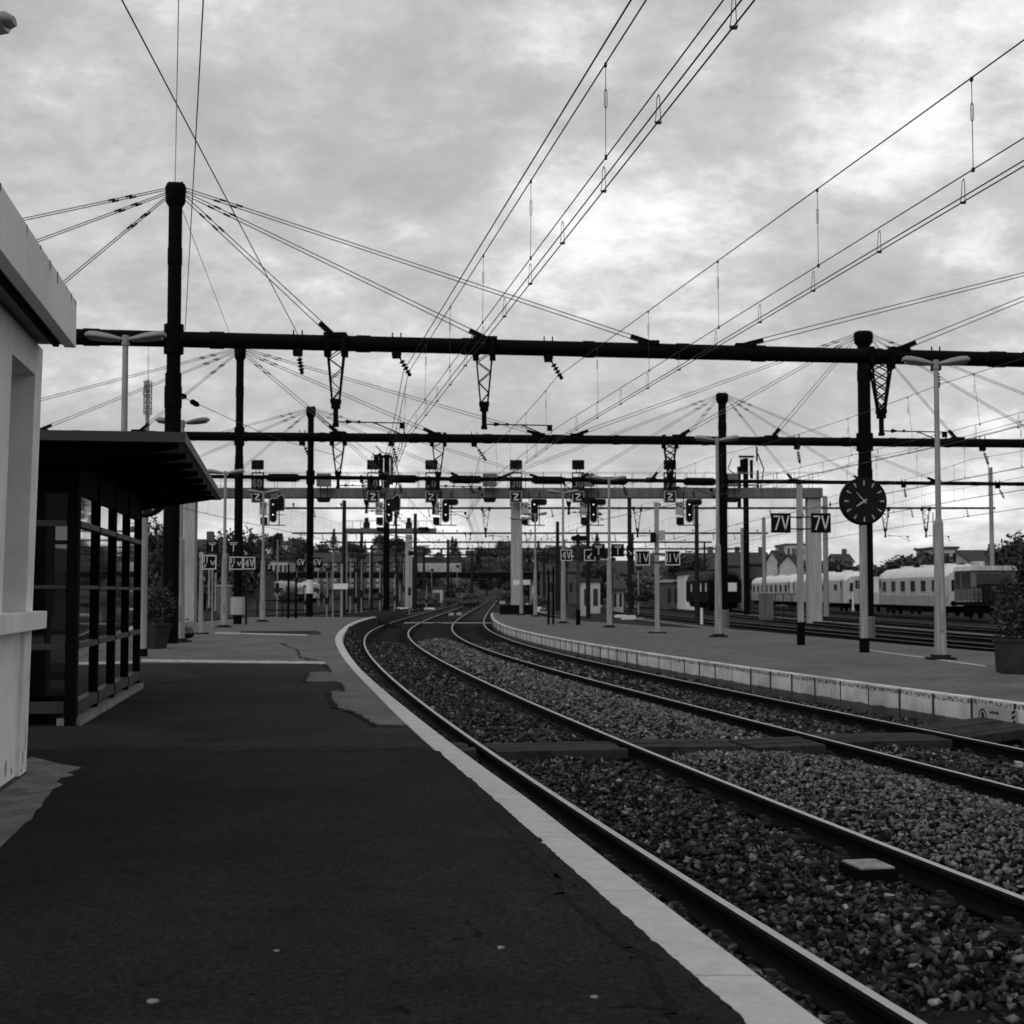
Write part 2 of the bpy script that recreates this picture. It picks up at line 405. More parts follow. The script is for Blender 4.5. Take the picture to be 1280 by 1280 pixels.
# asphalt patches
rj = random.Random(8)
def poly_world(px, z): return [(p.x, p.y) for p in (G(x, y, 0) for x, y in px)]
def ragged(f, ya, yb, amp, step=.045):
    out = []; y = ya; w = 0; rj.seed(int(yb * 10)); chip = 0; cw = 0
    while y < yb:
        if chip <= 0 and rj.random() < .03: chip = rj.randint(2, 6); cw = rj.uniform(-.028, .016)
        chip -= 1; w = (cw * rj.uniform(.6, 1.1) if chip > 0 else w * .3) + rj.uniform(-amp, amp) * .35
        out.append((f(y) + w, y)); y += step * (1 + y * .06)
    return out
mid_edge = poly_world([(513, 907), (468, 906), (455, 897), (440, 889), (420, 884), (413, 872), (411, 864), (430, 862), (425, 853), (380, 852), (386, 840), (414, 839), (406, 830)], 0)
right = ragged(lambda y: kin(y) + .02, -4, mid_edge[0][1] - .3, .012)
mid = [(-12, -4)] + right + mid_edge + [(-12.0, 24.6)]
mp_ = MB(); mp_.prism(mid, -.02, .004); struct('asphalt_patch', mp_, M['asph_mid'])
right = ragged(lambda y: kin(y) + .008, -4, 10.6, .010, .022)
far_ = [(kin(10.7) - .25 - .09 * i, 10.8 + rj.uniform(-.10, .10) + .12 * math.sin(i * .35)) for i in range(70)]
nw = [(-9, -4)] + right + far_ + [(-9, 11)]
mp_ = MB(); mp_.prism(nw, -.02, .0165); struct('asphalt_patch', mp_, M['asph_new'])
# small repair squares of darker asphalt further away
for px in ([(300, 789), (398, 789), (402, 793), (300, 793)], [(381, 853), (421, 852), (428, 861), (400, 857), (383, 856)]):
    mp_ = MB(); mp_.prism(poly_world(px, 0), -.02, .007); struct('asphalt_patch', mp_, M['asph_mid'])
mp_ = MB()
for px in ([(177, 824.6), (406, 827.6), (406.5, 830.2), (177, 827.2)], [(268, 790.6), (384, 793.4), (384, 794.8), (268, 792)]):
    mp_.prism(poly_world(px, 0), -.01, .010)
struct('painted_line', mp_, M['paint'])
ck = MB()
def crack(px, w):
    pts = [G(x, y, .0185) for x, y in px]; P2 = []
    for a, b in zip(pts[:-1], pts[1:]):
        for t in (0, .2, .4, .6, .8): P2.append(a.lerp(b, t) + Vector((rj.uniform(-.012, .012), rj.uniform(-.02, .02), 0)))
    P2.append(pts[-1])
    for i, (a, b) in enumerate(zip(P2[:-1], P2[1:])):
        d = (b - a); d.z = 0
        if d.length < 1e-4: continue
        n = Vector((-d.y, d.x, 0)).normalized() * w * 1.7 * rj.uniform(.3, 1.3)
        ck.add([a - n, a + n, b + n, b - n], [(0, 1, 2, 3)])
crack([(632, 1050), (655, 1075), (690, 1092), (705, 1115), (738, 1150), (752, 1158), (775, 1180), (810, 1200), (822, 1232), (838, 1262), (842, 1279)], .010)
crack([(560, 955), (590, 985), (598, 1000), (640, 1040), (660, 1058), (700, 1098)], .007); crack([(513, 907), (468, 906), (455, 897), (440, 889), (420, 884), (413, 872), (411, 864)], .016); crack([(411, 864), (430, 862), (425, 853), (380, 852), (386, 840), (414, 839), (406, 830)], .014); crack([(200, 853), (205, 852), (215, 853)], .03); crack([(375, 822), (372, 812), (350, 803)], .012); crack([(380, 822), (398, 825)], .02)
crack([(705, 1115), (690, 1118), (672, 1130)], .006); crack([(838, 1262), (800, 1255), (770, 1258)], .006); crack([(300, 938), (420, 939), (530, 934)], .008)
crack([(585, 1148), (590, 1160), (600, 1170)], .005); crack([(775, 1182), (800, 1188), (830, 1200)], .004)
for k in range(170):
    y = rj.choice([rj.uniform(3.9, 10.5), rj.uniform(4, 7)]); x = kin(y) - abs(rj.gauss(0, .10)) - .02; s = rj.uniform(.004, .012); n = 7
    ck.add([(x + s * rj.uniform(.5, 1.1) * math.cos(6.283 * i / n), y + s * rj.uniform(.6, 1.6) * math.sin(6.283 * i / n), .0178) for i in range(n)], [list(range(n))])
for k in range(60):
    y = rj.uniform(4, 10.5); x = rj.uniform(-.40 * y, kin(y) - .4); s = rj.uniform(.004, .011); n = 7
    ck.add([(x + s * rj.uniform(.5, 1.5) * math.cos(6.283 * i / n), y + s * rj.uniform(.5, 1.2) * math.sin(6.283 * i / n), .0178) for i in range(n)], [list(range(n))])
struct('asphalt_crack', ck, M['railside'])
for (x, y, s, lab) in ((190, 1252, .015, 'pale flattened scrap on the dark asphalt at the bottom left of the picture'), (742, 1247, .009, 'tiny pale scrap on the dark asphalt beside the cracked kerb edge'),
                       (625, 1185, .012, 'thin grey scrap on the dark asphalt near the small crack'), (346, 1189, .007, 'tiny pale speck of litter in the middle of the dark asphalt')):
    p = G(x, y, .0165); b = MB(); b.prism([(p.x + s * math.cos(6.283 * i / 9) * rj.uniform(.6, 1.5), p.y + s * math.sin(6.283 * i / 9) * rj.uniform(.6, 1.4)) for i in range(9)], .0165, .021)
    single('litter_scrap', b, M['concrete'], lab, 'litter')
# concrete apron at the foot of the kiosk
ap = [(40, 950), (60, 955), (80, 960), (101, 963), (94, 967), (83, 969), (92, 973), (76, 976), (70, 981), (78, 985), (66, 990), (62, 997), (55, 1004), (52, 1012), (44, 1018), (40, 1028), (30, 1034), (22, 1043), (12, 1052), (2, 1062), (-60, 1120), (-200, 1120), (-120, 1000)]
b = MB(); b.prism(poly_world(ap, 0), -.02, .0215); struct('concrete_apron', b, M['apron'])
# ---- far platform (right)
pf_o = lerp([(0, 9.0), (49, 8.8), (56, 6.5), (66, 4.9), (93, 2.6)])
pf = lambda Y: c2(Y) + pf_o(Y)
b = MB(); strip(lambda Y: pe(Y) + .10, pf, -6, 92, .5, ZP2, b)
struct('platform', b, M['asph_far'])
b = MB(); V = []
ny = 98
for i in range(ny + 1):
    Y = -6 + i; V += [(pf(Y), Y, ZP2 - .003), (pf(Y), Y, -.8)]
b.add(V, [(2 * i, 2 * i + 1, 2 * i + 3, 2 * i + 2) for i in range(ny)])
b.add([(pe(92), 92, ZP2 - .003), (pf(92), 92, ZP2 - .003), (pf(92), 92, -.8), (pe(92), 92, -.8)], [(0, 1, 2, 3)])
struct('platform_side', b, M['concrete_dk'])
# its facing of concrete panels, painted in its upper part
def wall_mat():
    m, nt, bs = new_mat('platform_wall_paint'); L = nt.links.new
    tc = N(nt, 'ShaderNodeTexCoord').outputs['Object']; sx = N(nt, 'ShaderNodeSeparateXYZ'); L(tc, sx.inputs[0])
    n0 = noise(nt, 3, 4, .6, tc); ad = N(nt, 'ShaderNodeMath', operation='MULTIPLY_ADD'); L(n0.outputs['Fac'], ad.inputs[0]); ad.inputs[1].default_value = .05; L(sx.outputs['Z'], ad.inputs[2])
    mr = N(nt, 'ShaderNodeMapRange'); mr.inputs['From Min'].default_value = -.6; mr.inputs['From Max'].default_value = -.05; L(ad.outputs[0], mr.inputs['Value'])
    rz = ramp(nt, mr.outputs[0], [(0, .05), (.45, .075), (.475, .44), (.83, .50), (1, .46)])
    n1 = noise(nt, 26, 6, .75, tc); n1.inputs['Distortion'].default_value = .3
    rs = ramp(nt, n1.outputs['Fac'], [(.46, .14), (.56, 1)])
    band = ramp(nt, mr.outputs[0], [(.80, 0), (.83, 1), (.91, 1), (.925, 0)])
    mb_ = N(nt, 'ShaderNodeMixRGB', blend_type='MULTIPLY'); L(band.outputs['Color'], mb_.inputs['Fac']); L(rz.outputs['Color'], mb_.inputs['Color1']); L(rs.outputs['Color'], mb_.inputs['Color2'])
    n2 = noise(nt, 2.2, 6, .7, tc, .4); r2 = ramp(nt, n2.outputs['Fac'], [(.35, .65), (.6, 1.1)])
    m2 = N(nt, 'ShaderNodeMixRGB', blend_type='MULTIPLY'); m2.inputs['Fac'].default_value = 1; L(mb_.outputs['Color'], m2.inputs['Color1']); L(r2.outputs['Color'], m2.inputs['Color2'])
    L(m2.outputs['Color'], bs.inputs['Base Color']); bs.inputs['Roughness'].default_value = .9; bs.inputs['Specular IOR Level'].default_value = .12; return m
b = MB(); Y = 3.0; rk = random.Random(4)
while Y < 91.5:
    Lb = .86; Y2 = min(Y + Lb - .014, 92); j = rk.uniform(-.012, .012)
    for (ya, yb) in ((Y, (Y + Y2) / 2), ((Y + Y2) / 2, Y2)):
        A = (pe(ya) + j, ya); B = (pe(yb) + j, yb); A2 = (pe(ya) + .11, ya); B2 = (pe(yb) + .11, yb)
        b.add([(*A, -.75), (*B, -.75), (*B2, -.75), (*A2, -.75), (*A, ZP2 - .004), (*B, ZP2 - .004), (*B2, ZP2 + .006), (*A2, ZP2 + .006), (A[0] + .015, ya, ZP2 + .006), (B[0] + .015, yb, ZP2 + .006)],
              [(0, 4, 5, 1), (4, 8, 9, 5), (8, 7, 6, 9), (0, 3, 7, 8, 4), (1, 5, 9, 6, 2), (2, 6, 7, 3)])
    Y += Lb
struct('platform_wall', b, wall_mat())
b = MB(); Y = 3.0 + .86 - .0175
while Y < 91:
    s = (pe(Y + .2) - pe(Y - .2)) / .4; w = .009; q = -.0125
    b.add([(pe(Y - w) + q, Y - w, -.7), (pe(Y + w) + q, Y + w, -.7), (pe(Y + w) + q, Y + w, ZP2 - .01), (pe(Y - w) + q, Y - w, ZP2 - .01), (pe(Y - w) + .05, Y - w, -.7), (pe(Y + w) + .05, Y + w, -.7), (pe(Y + w) + .05, Y + w, ZP2 - .01), (pe(Y - w) + .05, Y - w, ZP2 - .01)], [(0, 3, 2, 1), (3, 7, 6, 2), (0, 4, 7, 3), (1, 2, 6, 5)]); Y += .86
struct('wall_joint', b, M['concrete_dk'])
b = MB(); strip(lambda Y: pe(Y) + .05, lambda Y: pe(Y) + .12, 3, 91.9, .5, ZP2 - .02, b); V = []
for i in range(178): Y = 3 + i * .5; V += [(pe(Y) + .05, Y, ZP2 - .02), (pe(Y) + .05, Y, -.75)]
b.add(V, [(2 * i, 2 * i + 1, 2 * i + 3, 2 * i + 2) for i in range(177)])
struct('wall_backing', b, M['concrete_dk'])
# faint worn line and footpath strips on the far platform and beyond it
b = MB(); b.prism([(p.x, p.y) for p in (G(1085, 812, ZP2), G(1232, 832, ZP2), G(1232, 833.4, ZP2), G(1085, 813, ZP2))], ZP2 - .02, ZP2 + .005); struct('painted_line', b, M['paint'])
b = MB(); strip(lambda Y: c2(Y) + 12.4 - max(0, Y - 55) * .045, lambda Y: c2(Y) + 13.4 - max(0, Y - 55) * .045, 20, 110, 2, -.60, b); struct('footpath', b, M['asph_far'])
b = MB(); strip(lambda Y: c2(Y) + 21.3, lambda Y: c2(Y) + 22.0, 30, 150, 2, -.60, b); struct('footpath', b, M['asph_far'])
b = MB(); strip(lambda Y: -25, lambda Y: -14.8 - .6, 30, 66, 2, -.60, b); struct('footpath', b, M['soil'])
# ================================================================ TRACKS
HEAD = [(-.022, 0), (.024, 0), (.036, -.009), (.036, -.035), (.009, -.05), (.009, -.115), (.07, -.13), (.07, -.145), (-.07, -.145), (-.07, -.13), (-.009, -.115), (-.009, -.05), (-.036, -.035), (-.036, -.009)]
def rail(f, side, ya, yb, step, z, label, group=None):
    V = []; n = int((yb - ya) / step); m = len(HEAD)
    y0 = (ya + yb) / 2; o0 = offs(f, y0, side * .755)
    for i in range(n + 1):
        Y = ya + (yb - ya) * i / n
        for (u, w) in HEAD:
            p = offs(f, Y, side * .755 + u); V.append((p.x - o0.x, p.y - o0.y, w))
    fs = [(i * m + k, i * m + (k + 1) % m, (i + 1) * m + (k + 1) % m, (i + 1) * m + k) for i in range(n) for k in range(m)]
    me = bpy.data.meshes.new('rail'); me.from_pydata(V, [], fs)
    o = link('rail', me, M['railside']); me.materials.append(M['rail'])
    for i, p in enumerate(me.polygons): p.material_index = 1 if i % m == 0 else 0
    o.location = (o0.x, o0.y, z); tag(o, label, 'rail', group)
    return o
rail(c1, -1, -5, 330, 1.0, ZRAIL, 'polished rail nearest the near platform kerb, curving away to the left', 'rails of the two platform tracks')
rail(c1, 1, -5, 330, 1.0, ZRAIL, 'polished second rail from the near platform, with the small plate box beside it', 'rails of the two platform tracks')
rail(c2, -1, -5, 330, 1.0, ZRAIL, 'polished third rail from the near platform, first rail past the stone mound', 'rails of the two platform tracks')
rail(c2, 1, -5, 330, 1.0, ZRAIL, 'polished rail running along the foot of the far platform wall', 'rails of the two platform tracks')
t3_o = lerp([(0, 10.4), (36, 10.4), (55, 9.4), (66, 7.4), (85, 5.4), (120, 4.2), (400, 4.0)])
c3 = lambda Y: c2(Y) + t3_o(Y)
c4 = lambda Y: c2(Y) + 15.0 - max(0, min(60, Y - 60)) * .04
c5 = lambda Y: c2(Y) + 19.2
c6 = lambda Y: c2(Y) + 23.8
c7 = lambda Y: c2(Y) + 30.6
c8 = lambda Y: c2(Y) + 20.8
c0 = lambda Y: -14.4 + max(0, Y - 60) * .035
cm = lambda Y: -19.0 + max(0, Y - 80) * .05
names = {'a': 'first yard track behind the far platform', 'b': 'second yard track behind the far platform', 'c': 'third yard track behind the far platform, beyond the footpath', 'd': 'fourth yard track behind the far platform',
         'e': 'yard track under the white railcar', 'f': 'track along the far side of the near platform', 'g': 'outermost track left of the near platform'}
for f, k, ya, yb, zz in ((c3, 'a', 16, 200, -.45), (c4, 'b', 20, 220, -.47), (c5, 'c', 30, 240, -.5), (c6, 'd', 40, 260, -.5), (c7, 'e', 60, 330, -.5), (c0, 'f', 20, 160, -.48), (cm, 'g', 30, 260, -.5)):
    for s, w in ((-1, 'left'), (1, 'right')):
        rail(f, s, ya, yb, 2.0, zz, w + ' rail of the ' + names[k], 'rails of the yard tracks')
# sleepers (timber, half buried)
cmb = MB(); cmb.box((0, 0, .006), (.34, .17, .012))
for q in (-1, 1): cmb.box((q * .095, 0, .022), (.05, .09, .025)); cmb.tube((q * .12, .0, .01), (q * .12, .0, .06), .016, .014, 6); cmb.box((q * .12, 0, .05), (.045, .045, .02))
cme = cmb.mesh('rail_chair'); cme.materials.append(M['rust'])
sm = MB(); sm.box((0, 0, -.075), (2.55, .25, .15)); sme = sm.mesh('sleeper'); sme.materials.append(M['sleeper'])
def sleepers(f, ya, yb, st, lab, z=-.522):
    y = ya
    while y < yb:
        o = bpy.data.objects.new('sleeper', sme); COL.objects.link(o)
        s = (f(y + .3) - f(y - .3)) / .6; o.location = (f(y), y, z + random.uniform(-.008, .008)); o.rotation_euler = (0, 0, math.atan(-s) + random.uniform(-.01, .01))
        tag(o, lab, 'sleeper', lab)
        if y < 24:
            for k in (-.755, .755): ch = bpy.data.objects.new('rail_chair', cme); COL.objects.link(ch); ch.parent = o; ch.location = (k, 0, 0)
        y += st
sleepers(c1, 5.2, 66, .68, 'tarred timber sleeper half buried in ballast under the near track')
sleepers(c2, 11.8, 72, .68, 'tarred timber sleeper half buried in ballast under the track beside the far platform')
# plank crossing
CY = 15.0
def panel(f, a, b, z0a, z0b, Y0, lab, m=None, w=.86, th=.10):
    s = (f(Y0 + .3) - f(Y0 - .3)) / .6; n = math.hypot(1, s); T = Vector((s, 1, 0)) / n; Nn = Vector((1, -s, 0)) / n
    o = Vector((f(Y0), Y0, 0)); mb = MB(); k = 5; pw = w / k
    for i in range(k):
        t0 = -w / 2 + i * pw + .006; t1 = t0 + pw - .012; dz = random.uniform(-.006, .006); e0 = random.uniform(-.03, .03); e1 = random.uniform(-.03, .03)
        P = []
        for (d, zt, e) in ((a, z0a, e0), (b, z0b, e1)):
            for t in (t0, t1):
                q = o + Nn * (d + e) + T * t
                P += [(q.x, q.y, zt + dz - th), (q.x, q.y, zt + dz)]
        mb.add(P, [(0, 1, 3, 2), (4, 6, 7, 5), (0, 4, 5, 1), (2, 3, 7, 6), (1, 5, 7, 3), (0, 2, 6, 4)])
    return single('crossing_panel', mb, m or M['timber'], lab, 'crossing panel', 'boards of the track crossing', bevel=.006)
panel(c1, -.67, .67, -.41, -.41, 15.0, 'plank panel of the track crossing lying between the two rails of the near track')
panel(c1, -1.5, -.86, -.42, -.39, 15.0, 'short plank panel of the crossing between the near kerb and the first rail')
panel(c1, .86, 1.95, -.41, -.42, 15.25, 'dark plank panel of the crossing in the middle, just past the second rail')
panel(c2, -1.6, -.86, -.43, -.41, 15.75, 'plank panel of the crossing just before the third rail')
panel(c2, -.67, .67, -.41, -.41, 16.0, 'plank panel of the crossing inside the track beside the far platform')
panel(c2, .86, 1.72, -.39, -.30, 16.25, 'sloping plank ramp of the crossing leaning on the far platform wall', w=1.3)
# small plate box beside the second rail
p = G(1085, 1072, -.40); s = -.19; a = math.atan(.19)
t = thing('track_box', 'low track box with a pale plate lid beside the second rail', 'track box', (p.x, p.y, -.585), a)
b = MB(); b.box((0, 0, .07), (.24, .30, .14)); part(t, 'body', b, M['black'], .008, local=True)
b = MB(); b.box((0, 0, .147), (.21, .27, .012)); part(t, 'lid', b, M['concrete'], .003, local=True)
b = MB(); b.box((0, -.26, .0), (.42, .16, .1)); part(t, 'base', b, M['sleeper'], .004, local=True)
# pale lump near the far rail
p = G(1273, 958, -.47); b = MB(); b.add([(p.x + .042 * a * rj.uniform(.5, 1.1), p.y + .04 * e * rj.uniform(.5, 1.1), -.45 + .03 * f * rj.uniform(.5, 1.2)) for f in (-1, 1) for e in (-1, 1) for a in (-1, 1)], [(0, 2, 3, 1), (4, 5, 7, 6), (0, 1, 5, 4), (2, 6, 7, 3), (0, 4, 6, 2), (1, 3, 7, 5)])
single('white_stone', b, M['board'], 'single white stone on the ballast at the right edge of the picture', 'stone')
# ================================================================ KIOSK AT THE LEFT EDGE
def frame(o, s, flip=1):
    n = math.hypot(1, s); T = Vector((s, 1, 0)) / n; I = Vector((-1, s, 0)) / n
    return lambda u, v, z, lean=0.0: Vector(o) + T * u + I * v + Vector((lean * z, 0, z))
def fbox(mb, Fm, u0, u1, v0, v1, z0, z1, lean=0.0):
    P = [Fm(u, v, z, lean) for z in (z0, z1) for v in (v0, v1) for u in (u0, u1)]
    return mb.add(P, [(0, 1, 3, 2), (4, 6, 7, 5), (0, 4, 5, 1), (2, 3, 7, 6), (0, 2, 6, 4), (1, 5, 7, 3)])
KF = frame((-3.055, 9.28, 0), -.165); LE = .022
kz = thing('kiosk', 'pale rendered platform kiosk with a flat roof and deep window recess at the left edge', 'kiosk', (-3.06, 9.28, 0))
b = MB()
fbox(b, KF, -.26, 0, 0, 2.6, .0, 2.70, LE)                      # end pier
fbox(b, KF, -1.08, -.26, .025, .25, 0, .93, LE); fbox(b, KF, -1.08, -.26, 0, .25, 2.50, 2.70, LE)
fbox(b, KF, -5.0, -1.08, 0.0, .25, .93, 2.70, LE); fbox(b, KF, -5.0, -1.08, .025, .25, 0, .93, LE)
fbox(b, KF, -5.0, -.26, 2.35, 2.6, 0, 2.70, LE); fbox(b, KF, -5.0, -4.75, .25, 2.35, 0, 2.7, LE)
part(kz, 'wall', b, M['render'])
b = MB(); fbox(b, KF, -1.08, -.26, .30, .33, .93, 2.5, LE); w = part(kz, 'window', b, M['render2'], label='plain grey panel closing the window recess')
b = MB(); fbox(b, KF, -1.75, .035, -.085, .28, .925, 1.035, LE); part(kz, 'sill', b, M['render'], .008)
b = MB(); fbox(b, KF, -5.0, .0, -.004, .05, 0, .03, LE); part(kz, 'plinth', b, M['concrete_dk'])
b = MB(); rk_ = random.Random(9)
for (u, z, w, h) in ((-.16, .13, .018, .05), (-.08, .22, .012, .07), (-.10, .32, .008, .04), (-.40, .08, .03, .03), (-.20, .06, .02, .02), (-.05, .62, .008, .03), (-.6, .12, .04, .05)):
    P = [KF(u + w * math.cos(6.283 * i / 8) * rk_.uniform(.6, 1.2), -.002 if u > -.26 else .023, z + h * math.sin(6.283 * i / 8) * rk_.uniform(.6, 1.2), LE) for i in range(8)]; b.add(P, [list(range(8))])
part(kz, 'chipped_patch', b, M['render2'])
RF = frame((-2.755, 9.18, 0), -.169)
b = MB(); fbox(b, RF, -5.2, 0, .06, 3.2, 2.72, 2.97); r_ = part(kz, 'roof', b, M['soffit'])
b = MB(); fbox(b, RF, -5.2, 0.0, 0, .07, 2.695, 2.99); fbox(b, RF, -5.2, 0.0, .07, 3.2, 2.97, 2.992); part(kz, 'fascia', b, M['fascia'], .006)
b = MB()
for k in range(20):
    u = -5.1 * rk_.random(); w = rk_.uniform(.006, .02); h = rk_.uniform(.02, .09) * rk_.random() + .015; b.add([RF(u - w, -.003, 2.989), RF(u + w, -.003, 2.989), RF(u + w * .4, -.003, 2.989 - h), RF(u - w * .4, -.003, 2.989 - h)], [(0, 1, 2, 3)])
part(kz, 'drip_stain', b, M['soffit'])
b = MB(); fbox(b, RF, -5.2, -.02, .10, .135, 2.695, 2.722); part(kz, 'drip_groove', b, M['black'])
# ================================================================ GLASS SHELTER
SF = frame((-3.815, 12.75, 0), -.144)
sh = thing('platform_shelter', 'black framed glass waiting shelter with a ribbed overhanging roof beside the kiosk', 'shelter', (-3.815, 12.75, 0))
DP = 2.0
ups = [0, 1.31, 2.58, 3.79, 5.0]
for u, w in zip(ups, (.13, .075, .088, .075, .085)):
    b = MB(); fbox(b, SF, u - w / 2, u + w / 2, -.045, .05, 0, 2.40); part(sh, 'post', b, M['black'])
for u in ups:
    b = MB(); fbox(b, SF, u - .04, u + .04, DP - .04, DP + .04, 0, 2.40); part(sh, 'post', b, M['black'])
for z, h, nm in ((1.755, .05, 'rail'), (1.2, .03, 'rail'), (.685, .05, 'rail'), (.16, .10, 'bottom_rail')):
    for v in (0, DP):
        b = MB()
        for a, c in zip(ups[:-1], ups[1:]): fbox(b, SF, a + .06, c - .045, v - .05 + (.002 if v else 0), v + .03, z - h / 2, z + h / 2)
        part(sh, nm, b, M['chrome'])
    for u in (0, ups[-1]):
        b = MB(); fbox(b, SF, u - .03, u + .03, .06, DP - .06, z - h / 2, z + h / 2); part(sh, nm, b, M['chrome'])
b = MB(); fbox(b, SF, -.05, 5.04, -.03, .04, 2.02, 2.395); fbox(b, SF, -.05, 5.04, DP - .03, DP + .03, 2.02, 2.395)
fbox(b, SF, -.03, .03, .05, DP - .05, 2.02, 2.395); fbox(b, SF, 4.97, 5.03, .05, DP - .05, 2.02, 2.395); part(sh, 'header', b, M['black'])
b = MB(); fbox(b, SF, -.02, 5.02, -.09, .12, 0.004, .065); fbox(b, SF, -.02, 5.02, DP - .1, DP + .1, 0.004, .065); part(sh, 'plinth', b, M['concrete'])
for v in (0, DP):
    for a, c in zip(ups[:-1], ups[1:]):
        b = MB(); fbox(b, SF, a + .045, c - .04, v - .004, v + .004, .2, 2.03); part(sh, 'glass_pane', b, M['glass'])
for u in (0, 5.0):
    b = MB(); fbox(b, SF, u - .004, u + .004, .05, DP - .04, .2, 2.03); part(sh, 'glass_pane', b, M['glass'])
QF = frame((-2.775, 12.25, 0), -.158)
b = MB(); fbox(b, QF, 0, 7.75, .02, 3.6, 2.435, 2.48); rf = part(sh, 'roof', b, M['lampgrey'])
b = MB(); fbox(b, QF, -.03, 7.78, -.03, .02, 2.412, 2.495); fbox(b, QF, -.03, .0, .02, 3.6, 2.412, 2.495); fbox(b, QF, 7.75, 7.78, .02, 3.6, 2.412, 2.495); part(sh, 'roof_edge', b, M['chrome'])
for i in range(8):
    u = .35 + i * 1.0; b = MB()
    P = [QF(uu, v, z) for uu in (u - .05, u + .05) for v, z in ((.05, 2.435), (.05, 2.395), (1.0, 2.24), (2.9, 2.24), (3.5, 2.38), (3.5, 2.435))]
    b.add(P, [(0, 1, 2, 3, 4, 5), (11, 10, 9, 8, 7, 6)] + [(k, k + 6, (k + 1) % 6 + 6, (k + 1) % 6) for k in range(6)])
    part(sh, 'rib', b, M['black'])
# things inside the shelter
bn = thing('bench', 'dark slatted bench standing inside the glass shelter', 'bench', SF(2.4, 1.6, 0))
b = MB()
for k in range(4): fbox(b, SF, .8, 4.2, 1.35 + k * .11, 1.44 + k * .11, .42, .45)
part(bn, 'seat', b, M['black'])
b = MB()
for k in range(3): fbox(b, SF, .8, 4.2, 1.83, 1.86, .55 + k * .13, .65 + k * .13)
part(bn, 'backrest', b, M['black'])
for u in (1.0, 2.5, 4.0):
    b = MB(); fbox(b, SF, u - .03, u + .03, 1.4, 1.85, .0, .42); part(bn, 'leg', b, M['black'])
nb = thing('notice_board', 'dark notice board on two legs behind the side glass of the shelter', 'notice board', SF(.55, .5, 0))
b = MB(); fbox(b, SF, .52, .57, .25, 1.35, .95, 1.78); part(nb, 'panel', b, M['black'])
b = MB()
for v in (.3, 1.3): fbox(b, SF, .525, .565, v - .025, v + .025, 0, .95)
part(nb, 'leg', b, M['black'])
lb = thing('litter_bin', 'small dark litter bin with a pale front inside the shelter', 'litter bin', SF(.8, .55, 0))
b = MB(); fbox(b, SF, .6, .95, .35, .75, 0.02, .62); part(lb, 'body', b, M['black'], .01)
b = MB(); fbox(b, SF, .592, .6, .52, .72, .22, .48); part(lb, 'front_plate', b, M['board'])
# ================================================================ LAMPS
def lamp_head(mb, lens, d, z):            # d = -1 / +1, along local x
    secs = [(.03, .035, .03, 0), (.10, .05, .045, .006), (.28, .095, .075, .03), (.46, .115, .085, .055), (.58, .105, .075, .068), (.635, .06, .04, .070)]
    n = 10; V = []; base = len(mb.v)
    for (x, w, h, dz) in secs:
        for k in range(n):
            t = 2 * math.pi * k / n; yy = w * math.cos(t); zz = h * math.sin(t)
            if zz < 0: zz *= .45
            V.append((d * x, yy, z + dz + zz))
    fs = [(i * n + k, i * n + (k + 1) % n, (i + 1) * n + (k + 1) % n, (i + 1) * n + k) for i in range(len(secs) - 1) for k in range(n)]
    if d < 0: fs = [f[::-1] for f in fs]
    mb.add(V, fs, True); mb.add(V[-n:], [list(range(n)) if d > 0 else list(range(n))[::-1]]); mb.add(V[:n], [list(range(n))[::-1]])
    L = []
    for (x, w, h, dz) in secs[1:5]:
        L += [(d * x, -w * .8, z + dz - h * .42), (d * x, w * .8, z + dz - h * .42), (d * x, w * .5, z + dz - h * .8), (d * x, -w * .5, z + dz - h * .8)]
    lens.add(L, [(i * 4 + a, i * 4 + (a + 1) % 4, i * 4 + 4 + (a + 1) % 4, i * 4 + 4 + a) for i in range(3) for a in range(4)] + [(0, 1, 2, 3), (12, 13, 14, 15)])
def make_lamp(H):
    r = thing('platform_lamp', 'lamp', 'street lamp', (0, 0, 0), group='twin armed platform lamps')
    b = MB(); b.box((0, 0, .02), (.5, .36, .04)); b.box((0, 0, .06), (.3, .3, .05)); part(r, 'base_plate', b, M['dark'], .005, local=True)
    b = MB(); b.tube((0, 0, .05), (0, 0, H * .46), .115, .085, 8, smooth=False); b.tube((0, 0, H * .46), (0, 0, H * .475), .085, .055, 8, smooth=False); b.tube((0, 0, H * .475), (0, 0, H + .03), .055, .045, 8); part(r, 'pole', b, M['grey'], local=True)
    b = MB(); b.box((0, -.118, H * .13), (.075, .012, .36)); part(r, 'access_door', b, M['lampgrey'], .003, local=True)
    b = MB(); b.tube((0, 0, H - .09), (0, 0, H + .07), .065, .055, 8); part(r, 'collar', b, M['lampgrey'], local=True)
    for d in (-1, 1):
        b = MB(); ln = MB(); lamp_head(b, ln, d, H); h = part(r, 'lamp_head', b, M['lampgrey'], local=True); l = part(h, 'lens', ln, M['lens'], local=True)
    return r
LP0 = make_lamp(5.15)
